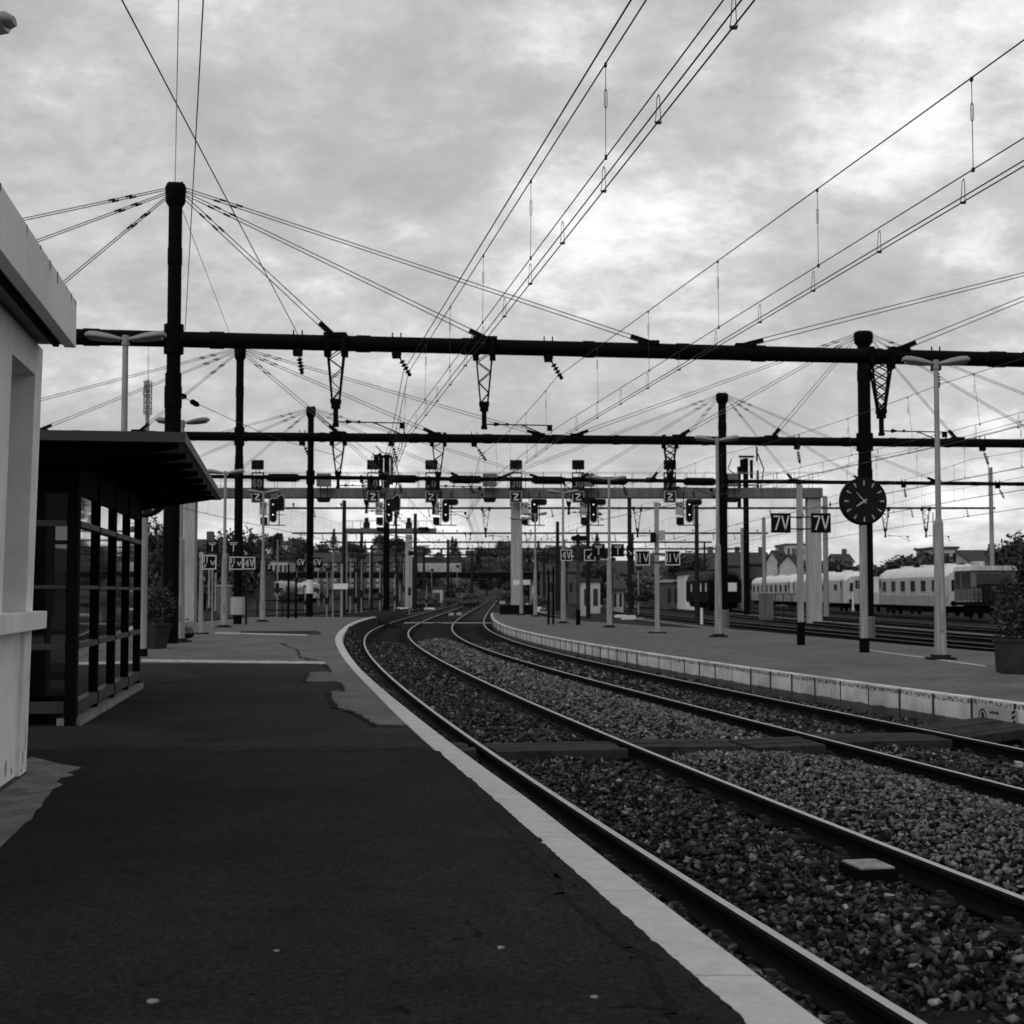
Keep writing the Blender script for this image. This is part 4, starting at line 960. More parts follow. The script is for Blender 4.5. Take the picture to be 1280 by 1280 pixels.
for (px, ty, lab) in sigs:
    X = XR(px, SY); t = thing('railway_signal', lab, 'signal', (X, SY, 5.1), group='hanging signals under the gantry'); o = Vector((X, SY, 0))
    zt, zb_ = 6.66, 5.22
    if ty == 'A':
        pts = [(-.23, zb_ + .23)] + [(-.23 * math.cos(R(a)), zb_ + .23 - .23 * math.sin(R(a))) for a in range(30, 180, 30)] + [(.23, zb_ + .23), (.23, 5.86), (.32, 5.9), (.62, 5.9), (.68, 6.0), (.68, 6.6), (.62, 6.78), (.5, 6.88), (.38, 6.84), (.28, 6.74), (.22, zt), (-.12, zt), (-.23, zt - .12)]
    else:
        pts = [(-.23, zb_ + .23)] + [(-.23 * math.cos(R(a)), zb_ + .23 - .23 * math.sin(R(a))) for a in range(30, 180, 30)] + [(.23, zb_ + .23), (.23, 6.22), (.60, 6.22), (.72, 6.28), (.76, 6.42), (.72, 6.58), (.6, 6.64), (-.1, 6.64), (-.23, 6.5)]
    cx = sum(p[0] for p in pts) / len(pts); cy = sum(p[1] for p in pts) / len(pts)
    def shrink(k):
        out = []; n = len(pts)
        for i in range(n):
            a, p, c = Vector(pts[i - 1]), Vector(pts[i]), Vector(pts[(i + 1) % n]); d = ((c - p).normalized() + (p - a).normalized()); d = d.normalized() if d.length > 1e-6 else (c - a).normalized()
            nrm = Vector((-d.y, d.x)); out.append((p.x + nrm.x * k, p.y + nrm.y * k))
        return out
    area = sum(pts[i][0] * pts[(i + 1) % len(pts)][1] - pts[(i + 1) % len(pts)][0] * pts[i][1] for i in range(len(pts)))
    sgn = 1 if area > 0 else -1
    b = MB(); b.prism(pts, 0, .04, UP2Y, o); part(t, 'border', b, M['board'])
    b = MB(); b.prism(shrink(.05 * sgn), -.18, .07, UP2Y, o); hd = part(t, 'head', b, M['signblack'])
    for zz in (6.28, 5.68):
        b = MB(); b.lathe([(.04, -.01), (.04, .02), (.02, .03)], o + Vector((0, -.072, zz)), 10, Matrix(((1, 0, 0), (0, 0, -1), (0, 1, 0)))); part(t, 'light', b, M['siglamp'])
    b = MB()
    for dx in (-.30, .30):
        b.bar(o + Vector((dx, .35, 5.05)), o + Vector((dx, .35, 7.1)), .05); b.bar(o + Vector((dx, .25, 6.9)), o + Vector((dx, .8, 6.9)), .05)
    for zz in (5.1, 5.7, 6.3): b.bar(o + Vector((-.6, .35, zz)), o + Vector((.6, .35, zz)), .04)
    b.box(o + Vector((0, .3, 5.09)), (1.25, .5, .04)); part(t, 'cage', b, M['dark'])
    b = MB(); b.box(o + Vector((-.55, .1, 5.33)), (.38, .3, .42)); part(t, 'relay_box', b, M['signblack'], .02)
    b = MB(); b.box(o + Vector((-.58, .02, 6.05)), (.44, .03, .75)); pl = part(t, 'plate', b, M['board'])
    b = MB(); glyphs(b, [('N', -.72, 6.1, .26, .24, .05)], -.0, o + Vector((0, 0, 0))); part(pl, 'lettering', b, M['signblack'])
spd = [(321, '60', 'leftmost'), (466, '70', 'second from left'), (539, '30', 'third from left'), (645, '30', 'fourth from left'), (723, '30', 'fifth from left'), (838, '30', 'rightmost')]
for (px, tx, w) in spd:
    X = XR(px, SY); o = Vector((X, SY, 0)); t = thing('speed_board', w + ' dark speed board reading ' + tx + ' over a Z panel on the gantry', 'speed board', (X, SY, 6.4), group='speed boards on the gantry')
    b = MB(); b.box(o + Vector((0, 0, 7.52)), (.68, .3, .74)); bx = part(t, 'box', b, M['dark'], .01)
    b = MB(); glyphs(b, [(tx[0], -.24, 7.3, .19, .42, .055), (tx[1], .05, 7.3, .19, .42, .055)], -.156, o); part(bx, 'lettering', b, M['grey'])
    b = MB(); b.box(o + Vector((0, 0, 6.73)), (.70, .05, .70)); part(t, 'panel_border', b, M['board'])
    b = MB(); b.box(o + Vector((0, -.03, 6.73)), (.58, .04, .58)); zp = part(t, 'panel', b, M['signblack'])
    b = MB(); glyphs(b, [('Z', -.15, 6.56, .3, .34, .075)], -.054, o); part(zp, 'lettering', b, M['letter'])
    b = MB(); b.box(o + Vector((0, 0, 8.6)), (.72, .06, .56)); part(t, 'top_panel', b, M['signblack'], .01)
    b = MB()
    for dx in (-.33, .33): b.bar(o + Vector((dx, .1, 6.4)), o + Vector((dx, .1, 8.15)), .07)
    b.bar(o + Vector((-.33, .1, 8.14)), o + Vector((.33, .1, 8.14)), .06); b.bar(o + Vector((-.1, .05, 8.14)), o + Vector((-.1, .05, 8.4)), .04); b.bar(o + Vector((.1, .05, 8.14)), o + Vector((.1, .05, 8.4)), .04); part(t, 'frame', b, M['black'])
for px, w in ((404, 'left'), (612, 'middle'), (735, 'centre right'), (915, 'right')):
    X = XR(px, SY); t = thing('gantry_cabinet', 'grey cabinet with a dark tray below, clamped on the gantry, %s of four' % w, 'cabinet', (X, SY, 6.4), group='cabinets on the gantry'); o = Vector((X, SY, 0))
    b = MB(); b.box(o + Vector((0, .1, 7.72)), (.8, .5, .75)); part(t, 'box', b, M['gantry'], .02)
    b = MB(); b.prism([(-.4, 6.68), (.4, 6.68), (.3, 6.42), (-.3, 6.42)], -.3, .3, UP2Y, o); part(t, 'tray', b, M['signblack'])
    b = MB(); b.bar(o + Vector((-.2, .1, 6.68)), o + Vector((-.2, .1, 7.4)), .05); b.bar(o + Vector((.2, .1, 6.68)), o + Vector((.2, .1, 7.4)), .05); part(t, 'hanger', b, M['dark'])
# a second gantry far behind
t = thing('signal_gantry', 'small distant signal gantry on one pale concrete leg with dark boxes', 'gantry', (XR(511, 160), 160, -.6)); Y = 160
b = MB(); b.box((XR(487, Y), Y, 7.9), (10.2, .9, .55)); part(t, 'beam', b, M['gantry'])
for px in (511, 432): b = MB(); b.box((XR(px, Y), Y, 3.4), (.72 if px > 500 else .3, .6, 8.2)); part(t, 'leg', b, M['concrete_lt'])
for px in (478, 530): b = MB(); b.prism(rrect(-.6, .6, -.2, .2, .2), -.1, .1, UP2Y, (XR(px, Y), Y - .7, 8.1)); part(t, 'signal_head', b, M['signblack'])
for px in (458, 511): b = MB(); b.box((XR(px, Y), Y, 9.1), (.4, .3, .5)); b.box((XR(px, Y), Y, 8.5), (.7, .3, .7)); part(t, 'cabinet', b, M['dark'])
b = MB(); x = XR(430, Y)
while x < XR(545, Y): b.tube((x, Y, 8.1), (x, Y, 9), .03, .03, 5); x += .9
b.tube((XR(430, Y), Y, 9), (XR(545, Y), Y, 9), .03, .03, 5); part(t, 'railing', b, M['dark'])
# ================================================================ SIGNS ON POSTS
def panel_sign(root, c, w, h, items, border=True, nm='panel'):
    o = Vector(c)
    b = MB(); b.box(o, (w, .035, h)); pn = part(root, nm, b, M['signblack'])
    if border:
        b = MB(); bw = .028
        for s in (-1, 1): b.box(o + Vector((s * (w / 2 - bw / 2), -.021, 0)), (bw, .01, h)); b.box(o + Vector((0, -.021, s * (h / 2 - bw / 2))), (w - 2 * bw, .01, bw))
        part(pn, 'border', b, M['letter'])
    b = MB(); glyphs(b, items, -.024, o); part(pn, 'lettering', b, M['letter'])
    return pn
IIV = lambda s: [('I', -.42 * s, -.28 * s, .1 * s, .56 * s, .05 * s), ('I', -.22 * s, -.28 * s, .1 * s, .56 * s, .05 * s), ('V', .08 * s, -.28 * s, .3 * s, .56 * s, .05 * s)]
def twin(label, post, Y, z0, ztop, zs, dxs, s, items, black_base=.55, postmat='grey', w=.085, border=False):
    X = post; t = thing('track_sign', label, 'sign', (X, Y, z0))
    b = MB(); b.box((X, Y, (z0 + ztop) / 2), (w * 2 * .8, w * 1.6, ztop - z0)); part(t, 'post', b, M[postmat], .01)
    if black_base: b = MB(); b.box((X, Y, z0 + black_base / 2), (w * 2, w * 2, black_base)); part(t, 'base', b, M['black'], .01)
    b = MB(); b.bar((X + dxs[0], Y - .08, zs + s * .3), (X + dxs[-1], Y - .08, zs + s * .3), .03); b.bar((X + dxs[0], Y - .08, zs - s * .3), (X + dxs[-1], Y - .08, zs - s * .3), .03); part(t, 'bracket', b, M['dark'])
    for dx, it in zip(dxs, items): panel_sign(t, (X + dx, Y - .12, zs), s, s, it, border)
    return t
S7 = lambda s: [('7', -.36 * s, -.34 * s, .3 * s, .68 * s, .07 * s), ('V', .06 * s, -.34 * s, .32 * s, .68 * s, .07 * s)]
S4 = lambda s: [('4', -.34 * s, -.32 * s, .3 * s, .64 * s, .07 * s), ('V', .08 * s, -.32 * s, .3 * s, .64 * s, .07 * s)]
S6 = lambda s: [('6', -.36 * s, -.3 * s, .3 * s, .6 * s, .07 * s), ('V', .06 * s, -.3 * s, .3 * s, .6 * s, .07 * s)]
ST = lambda s: [('T', -.22 * s, -.32 * s, .44 * s, .55 * s, .06 * s), ('-', -.32 * s, .3 * s, .64 * s, .1 * s, .04 * s)]
SL = lambda s: [('L', -.2 * s, -.3 * s, .4 * s, .45 * s, .07 * s)]
SJ = lambda s: [('J', -.2 * s, -.3 * s, .4 * s, .45 * s, .07 * s)]
SB = lambda s: [('I', -.40 * s, .0, .1 * s, .38 * s, .05 * s), ('I', -.2 * s, .0, .1 * s, .38 * s, .05 * s), ('S', -.4 * s, -.38 * s, .24 * s, .3 * s, .04 * s), ('v', .08 * s, -.2 * s, .34 * s, .5 * s, .06 * s)]
Y = 35.2; twin('pair of black signs reading 7V on one grey post on the far platform', XR(1000, Y), Y, ZP2, 3.75, ZR(654, Y), (-.475, .485), .47, (S7(.47), S7(.47)), .55)
Y = 45.7; t = twin('pair of black bordered signs reading IIV either side of a grey post', XR(821, Y), Y, ZP2, ZR(628, Y), ZR(697.5, Y), (-.46, .48), .46, (IIV(.46), IIV(.46)), 0, border=True)
b = MB(); b.box((XR(821, Y), Y, ZP2 + .02), (.55, .4, .04)); part(t, 'base_plate', b, M['dark']); b = MB(); b.box((XR(816, Y), Y - .12, ZR(672, Y)), (.16, .2, .32)); part(t, 'loudspeaker', b, M['signblack'], .02); b = MB(); b.box((XR(827, Y), Y - .1, ZR(669, Y)), (.2, .14, .3)); part(t, 'box', b, M['board'], .02)
Y = 57; t = twin('dark post topped by a signal box between a 4V sign and an arrow sign', XR(722.5, Y), Y, ZP2, ZR(668, Y), ZR(694, Y), (-.46, .45), .44, (S4(.44), SL(.44)), .6, 'concrete_dk', border=True)
b = MB(); b.prism(rrect(-.32, .32, -.1, .1, .1), -.1, .1, UP2Y, (XR(724, Y), Y - .1, ZR(673, Y))); part(t, 'signal_box', b, M['signblack'])
Y = 53.6; X0 = XR(761, Y)
t = thing('track_sign', 'pair of black T signs and a small arrow either side of a far platform lamp', 'sign', (X0, Y, ZP2))
b = MB(); b.tube((X0 + .12, Y, ZP2), (X0 + .12, Y, ZR(680, Y)), .035, .035, 6); part(t, 'post', b, M['dark'])
b = MB(); b.bar((X0 - .7, Y - .06, ZR(688, Y)), (X0 + .95, Y - .06, ZR(688, Y)), .03); part(t, 'bracket', b, M['dark'])
panel_sign(t, (XR(748, Y), Y - .1, ZR(688, Y)), .46, .46, ST(.46), False); panel_sign(t, (XR(772, Y), Y - .1, ZR(688, Y)), .46, .46, ST(.46), False); panel_sign(t, (XR(787.5, Y), Y - .1, ZR(690, Y)), .26, .46, SJ(.3), False)
Y = 41; t = thing('track_sign', 'thin grey post with a bordered black flash sign beside the near lamps', 'sign', (XR(252, Y), Y, 0)); X0 = XR(252, Y)
b = MB(); b.tube((X0, Y, 0), (X0, Y, ZR(697, Y)), .075, .05, 8); part(t, 'post', b, M['grey']); b = MB(); b.box((X0, Y, .02), (.4, .3, .04)); part(t, 'base_plate', b, M['dark'])
b = MB(); b.box((X0, Y, ZR(694, Y)), (.12, .12, .16)); part(t, 'post_cap', b, M['board'], .02)
panel_sign(t, (XR(262.5, Y), Y - .08, ZR(703, Y)), .40, .40, SB(.4))
Y = 52.6; X0 = XR(298, Y); t = thing('track_sign', 'cluster of black signs, T, flash, 4V and arrow, beside the second left mast', 'sign', (X0 + .3, Y, 0))
b = MB(); b.tube((X0 + .3, Y, 0), (X0 + .3, Y, ZR(678, Y)), .04, .04, 6); part(t, 'post', b, M['dark'])
panel_sign(t, (XR(292.5, Y), Y - .1, ZR(684, Y)), .46, .46, ST(.46), False); panel_sign(t, (XR(296, Y), Y - .1, ZR(704, Y)), .48, .46, SB(.46)); panel_sign(t, (XR(312.5, Y), Y - .1, ZR(704, Y)), .42, .44, S4(.42)); panel_sign(t, (XR(307.5, Y), Y - .1, ZR(690, Y)), .22, .3, SJ(.3), False)
Y = 48; X0 = XR(266, Y); t = thing('track_sign', 'dim T sign on a thin rod above the flash sign at the left lamps', 'sign', (X0, Y, 0)); b = MB(); b.tube((X0, Y, 0), (X0, Y, ZR(690, Y)), .025, .025, 6); part(t, 'post', b, M['grey']); panel_sign(t, (X0, Y - .06, ZR(684, Y)), .4, .4, ST(.4), False)
Y = 70.6
t = thing('track_sign', 'pair of black signs reading 6V either side of the white banded mast', 'sign', (-9.8, Y, 2.3))
b = MB(); b.bar((XR(374, Y), Y - .22, 2.62), (XR(400, Y), Y - .22, 2.62), .04); part(t, 'bracket', b, M['dark'])
panel_sign(t, (XR(377, Y), Y - .27, ZR(703, Y)), .46, .46, S6(.46), False); panel_sign(t, (XR(397.5, Y), Y - .27, ZR(703, Y)), .46, .46, S6(.46), False)
# warning notice on the platform wall, its emblem, lines and striped edge
p0 = G(1181, 885, 0); Yn = 17.1
s = (pe(Yn + .3) - pe(Yn - .3)) / .6; T = Vector((s, 1, 0)).normalized(); O = Vector((-1, s, 0)).normalized()
nt_ = thing('warning_notice', 'pale warning notice with a round emblem and striped edge on the far platform wall', 'notice', (pe(Yn), Yn, -.5))
Mn = Matrix((-T, Vector((0, 0, 1)), O)).transposed(); cn = Vector((pe(Yn), Yn, -.30)) + O * .012
b = MB(); b.prism([(-.42, -.17), (.42, -.17), (.42, .125), (-.42, .125)], 0, .012, Mn, cn); pn = part(nt_, 'panel', b, M['notice'] if 'notice' in M else M['board'])
b = MB(); 
for k in range(24):
    a0 = 2 * math.pi * k / 24; a1 = 2 * math.pi * (k + 1) / 24
    b.add([Mn @ Vector((-.25 + r_ * .085 * math.cos(a), r_ * .10 * math.sin(a) - .01, .015)) + cn for r_, a in ((1, a0), (1, a1), (.82, a1), (.82, a0))], [(0, 1, 2, 3)])
b.prism([(-.27, -.06), (-.23, -.06), (-.225, .03), (-.25, .06), (-.275, .03)], .013, .016, Mn, cn); part(pn, 'emblem', b, M['signblack'])
b = MB(); rg = random.Random(2)
for (zz, x0, x1, h) in ((.045, -.10, .08, .03), (-.055, -.10, .24, .012), (-.105, -.10, .19, .012)):
    x = x0
    while x < x1:
        w = rg.uniform(.012, .03); b.prism([(x, zz), (x + w, zz), (x + w * rg.uniform(.6, 1), zz + h * rg.uniform(.6, 1.2)), (x, zz + h)], .013, .015, Mn, cn); x += w + .008
part(pn, 'lettering', b, M['dark'])
b = MB()
for k in range(5): zz = -.165 + k * .058; b.prism([(.345, zz), (.415, zz + .03), (.415, zz + .058), (.345, zz + .028)], .013, .015, Mn, cn)
part(pn, 'stripe', b, M['signblack'])
# ================================================================ LINESIDE THINGS
def post(px, y0, y1, Y, m, label, nm='lineside_post', r=.05, cat='post', z0=None):
    X = XR(px, Y); z0 = ZR(y0, Y) if z0 is None else z0; t = thing(nm, label, cat, (X, Y, z0)); b = MB(); b.tube((X, Y, z0 - .05), (X, Y, ZR(y1, Y)), r, r * .85, 8); part(t, 'shaft', b, M[m]); return t
def eqmast(px, ytop, Y, m, label, r):
    X = XR(px, Y); t = thing('equipment_mast', label, 'mast', (X, Y, -.7)); zt = ZR(ytop, Y)
    b = MB(); b.tube((X, Y, -.7), (X, Y, zt), r, r * .85, 10); part(t, 'shaft', b, M[m]); return t, X, zt
t, X, zt = eqmast(483, 568, 108, 'black', 'tall dark mast crowned with switch gear left of the middle, behind the gantry', .25)
b = MB()
for k, (dx, dz, w, h) in enumerate(((-.45, -.9, .18, 1.9), (-.3, -1.4, .12, 2.2), (.42, -1.0, .16, 1.6), (0, -.2, .8, .2), (.25, -2.2, .5, .12), (-.1, -3.1, .9, .12), (-.75, -.3, .35, .5))): b.box((X + dx, 107.6, zt + dz), (w, .3, h))
for dx in (-.9, -.5, .6): disc_string(b, (X + dx, 107.6, zt + .2), (X + dx * 1.3, 107.6, zt - .6), 3, .1)
b.path([(X - .8, 107.6, zt + .6), (X - .3, 107.6, zt + .1), (X + .5, 107.6, zt), (X + .9, 107.6, zt - 1.5), (X + .6, 107.6, zt - 3)], .04, 5); part(t, 'switch_gear', b, M['black'])
t, X, zt = eqmast(933, 573, 118, 'black', 'tall dark mast crowned with switch gear between the black portal mast and the 7V signs', .25)
b = MB()
for k, (dx, dz, w, h) in enumerate(((-.35, -.7, .3, 1.2), (.4, -.9, .22, 1.5), (.85, .3, .1, 1.1), (0, .1, 1.2, .15), (-.6, -2.4, .25, 3.4), (.9, -1.8, .12, 1.6), (0, -2.2, 1.5, .1))): b.box((X + dx, 117.6, zt + dz), (w, .3, h))
b.path([(X - 1.2, 117.6, zt - .1), (X - 1.5, 117.6, zt - .9), (X - .8, 117.6, zt - 1.4)], .04, 5); b.path([(X + .9, 117.6, zt + .4), (X + 1.4, 117.6, zt - .9), (X + 1.1, 117.6, zt - 2.6)], .05, 5); part(t, 'switch_gear', b, M['black'])
eqmast(787, 622, 122, 'dark', 'dark mast standing behind the right arrow sign', .2); eqmast(1032, 620, 112, 'concrete', 'slim concrete mast just right of the right gantry leg', .22)
eqmast(495, 640, 130, 'dark', 'slim dark mast just right of the tall switch gear mast', .12); eqmast(928, 660, 140, 'concrete', 'short concrete mast hugging the right switch gear mast', .2)
for (px, y0, y1, Y, m, r, lab) in ((361, 776, 705, 66, 'black', .06, 'left one of two thin black posts before the silver railcar'), (370.5, 775, 722, 66, 'black', .06, 'right one of two thin black posts, left of the white banded mast'), (685.5, 779, 712, 58, 'black', .05, 'left one of two thin black posts near the tip of the far platform'), (691.5, 780, 708, 58, 'black', .05, 'right one of two thin black posts near the tip of the far platform'),
                              (463, 756, 690, 120, 'grey', .1, 'pale leaning looking post beyond the end of the near platform'), (447, 760, 690, 118, 'dark', .1, 'dark post beyond the end of the near platform'), (1065.5, 763, 740, 112, 'white', .09, 'thin white post beside the cab of the parked white vehicle'), (876.5, 779, 760, 70, 'white', .07, 'short white marker post behind the far platform'),
                              (262, 758, 712, 62, 'grey', .05, 'thin grey rod behind the flash sign'), (270, 762, 716, 62, 'grey', .05, 'thin grey rod right of the flash sign post'), (1167, 700, 640, 175, 'grey', .08, 'thin aerial pole rising behind the lamp on the right'), (416.5, 770, 690, 74, 'grey', .04, 'thin grey post left of the white board')):
    post(px, y0, y1, Y, m, lab, r=r)
for (px, y0, y1, Y, bx, by, bw, bh, lab) in ((428, 771, 705, 69, 427, 733, .68, .26, 'white board on a slim grey post at the end of the near platform'), (652, 768, 726, 83.5, 652, 728, .95, .28, 'white board on a post at the tip of the far platform'), (668, 770, 730, 79.4, 668, 738, .2, .42, 'small upright white plate on the second smallest lamp of the far platform')):
    X = XR(px, Y); z0 = ZR(y0, Y); t = thing('white_board', lab, 'board', (X, Y - .2, z0)); b = MB(); b.tube((X, Y - .2, z0), (X, Y - .2, ZR(y1, Y)), .06, .05, 8); part(t, 'post', b, M['grey']); b = MB(); b.box((XR(bx, Y), Y - .3, ZR(by, Y)), (bw, .04, bh)); part(t, 'board', b, M['white'])
def cabinet(px0, px1, y0, y1, Y, m, label, d=.5):
    xa, xb = XR(px0, Y), XR(px1, Y); za, zb = ZR(y0, Y), ZR(y1, Y); t = thing('relay_cabinet', label, 'cabinet', ((xa + xb) / 2, Y, za))
    b = MB(); b.box(((xa + xb) / 2, Y, (za + zb) / 2), (xb - xa, d, zb - za)); part(t, 'body', b, M[m], .02)
    b = MB(); w = (xb - xa) / 2 - .05
    for s in (-1, 1): b.box(((xa + xb) / 2 + s * (w / 2 + .01), Y - d / 2 - .008, (za + zb) / 2 - .02), (w, .02, (zb - za) * .86))
    part(t, 'door', b, M[m], .005); b = MB(); b.box(((xa + xb) / 2, Y, zb + .03), (xb - xa + .08, d + .1, .06)); part(t, 'cap', b, M['board'], .01); return t
cabinet(949, 965, 775, 742, 88, 'gantry', 'grey relay cabinet in front of the white coaches behind the far platform', .6)
cabinet(274, 289, 768, 733, 66, 'gantry', 'grey relay cabinet left of the second left mast on the near platform side', .6)
cabinet(1009, 1017, 757, 745, 130, 'board', 'small pale cabinet beside the right gantry leg', .5)
# small low things in the track throat
def lump(px, py, z, w, h, d, m, lab, nm, cat):
    p = G(px, py, z); t = thing(nm, lab, cat, (p.x, p.y, z)); b = MB(); b.box((p.x, p.y, z + h / 2), (w, d, h)); b.box((p.x, p.y, z + h + .02), (w * .8, d * .8, .05)); part(t, 'body', b, M[m], .02)
    b = MB(); b.box((p.x - w * .7, p.y, z + .04), (w * .5, d * .5, .08)); part(t, 'rod_box', b, M['dark'], .01)
for (px, py, w, h, m, lab) in ((537, 762, 1.1, .16, 'white', 'long pale point machine cover left of the track throat'), (532, 756, .9, .15, 'board', 'pale point machine cover behind the long pale one'), (594, 757, .9, .2, 'white', 'pale cover beside the third rail in the track throat'), (574, 769, .4, .15, 'board', 'small pale box at the inside of the near curve'), (564, 769.5, .4, .15, 'board', 'small grey box at the inside of the near curve'),
                           (628, 755, .9, .4, 'board', 'rounded grey cover near the middle gantry leg'), (540, 786, .6, .16, 'dark', 'dark low box in the ballast at the start of the near curve'), (776, 772, .9, .14, 'white', 'pale cover beyond the far platform under the T signs'), (729, 770, .8, .2, 'board', 'pale cover beyond the far platform under the arrow sign')):
    lump(px, py, -.55, w, h, .5, m, lab, 'point_machine', 'point machine')
b = MB(); pA = G(505, 778.5, -.40); pB = G(618, 778.5, -.40); b.bar(pA, pB, .06, .05); single('signal_pipe', b, M['board'], 'thin pale rod lying straight across both tracks in the far curve', 'pipe')

rg = random.Random(41)
tp = thing('throat_post', 'thin lineside post standing among the tracks and scrub far down the line', 'post', (0, 0, 0), group='thin posts in the far track throat')
b = MB(); b.tube((0, 0, -.2), (0, 0, 4.2), .06, .045, 8); part(tp, 'shaft', b, M['lampgrey'], local=True)
b = MB(); b.box((.1, 0, 4.0), (.45, .12, .3)); part(tp, 'head_box', b, M['dark'], local=True); b = MB(); b.box((0, -.02, 1.5), (.24, .16, .5)); part(tp, 'side_box', b, M['dark'], local=True)
for i in range(34):
    px = rg.choice([rg.uniform(425, 600), rg.uniform(425, 590), rg.uniform(690, 880), rg.uniform(345, 420)]); Y = rg.uniform(95, 250); X = XR(px, Y)
    if abs(X - c1(Y)) < 2 or abs(X - c2(Y)) < 2: continue
    o = tp if i == 0 else dup(tp, (0, 0, 0)); o.location = (X, Y, -.65); o.scale = (1, 1, rg.uniform(.5, 1.6))
lb = thing('throat_cover', 'small pale cover box lying between the tracks far down the line', 'cover box', (0, 0, 0), group='pale cover boxes in the far track throat')
b = MB(); b.box((0, 0, .14), (.9, .5, .28)); part(lb, 'body', b, M['white'], .03, local=True); b = MB(); b.box((.75, 0, .06), (.5, .3, .12)); part(lb, 'arm', b, M['board'], .01, local=True)
for i in range(26):
    px = rg.choice([rg.uniform(480, 605), rg.uniform(500, 600), rg.uniform(660, 800)]); Y = rg.uniform(85, 220); X = XR(px, Y)
    if abs(X - c1(Y)) < 1.6 or abs(X - c2(Y)) < 1.6: continue
    o = lb if i == 0 else dup(lb, (0, 0, 0)); o.location = (X, Y, -.63); o.rotation_euler = (0, 0, rg.uniform(-.4, .4)); o.scale = (rg.uniform(.6, 1.2),) * 3
c9 = lambda Y: c1(Y) - 4.0 - max(0, 120 - Y) * .02
rail(c9, -1, 82, 330, 2.0, -.45, 'left rail of the track joining beyond the end of the near platform', 'rails of the yard tracks'); rail(c9, 1, 82, 330, 2.0, -.45, 'right rail of the track joining beyond the end of the near platform', 'rails of the yard tracks')

cm_ = thing('cantilever_mast', 'dark catenary mast with a bracket arm in the tangle of the far track throat', 'mast', (0, 0, 0), group='dark catenary masts in the far track throat')
b = MB(); b.tube((0, 0, -.2), (0, 0, 7.4), .13, .10, 8); part(cm_, 'shaft', b, M['dark'], local=True)
b = MB(); b.tube((0, 0, 6.9), (2.4, 0, 6.5), .04, .03, 6); b.tube((0, 0, 5.4), (2.4, 0, 6.5), .035, .03, 6); b.tube((1.2, 0, 5.95), (2.6, 0, 5.6), .025, .025, 5); part(cm_, 'arm', b, M['dark'], local=True)
b = MB(); b.box((0, -.12, 1.4), (.3, .2, .6)); part(cm_, 'box', b, M['dark'], local=True)
for i in range(30):
    px = rg.choice([rg.uniform(425, 600), rg.uniform(440, 590), rg.uniform(665, 900)]); Y = rg.uniform(115, 270); X = XR(px, Y)
    if abs(X - c1(Y)) < 2.2 or abs(X - c2(Y)) < 2.2: continue
    o = cm_ if i == 0 else dup(cm_, (0, 0, 0)); o.location = (X, Y, -.65); o.scale = (rg.choice([-1, 1]) if i else 1, 1, rg.uniform(.75, 1.1))
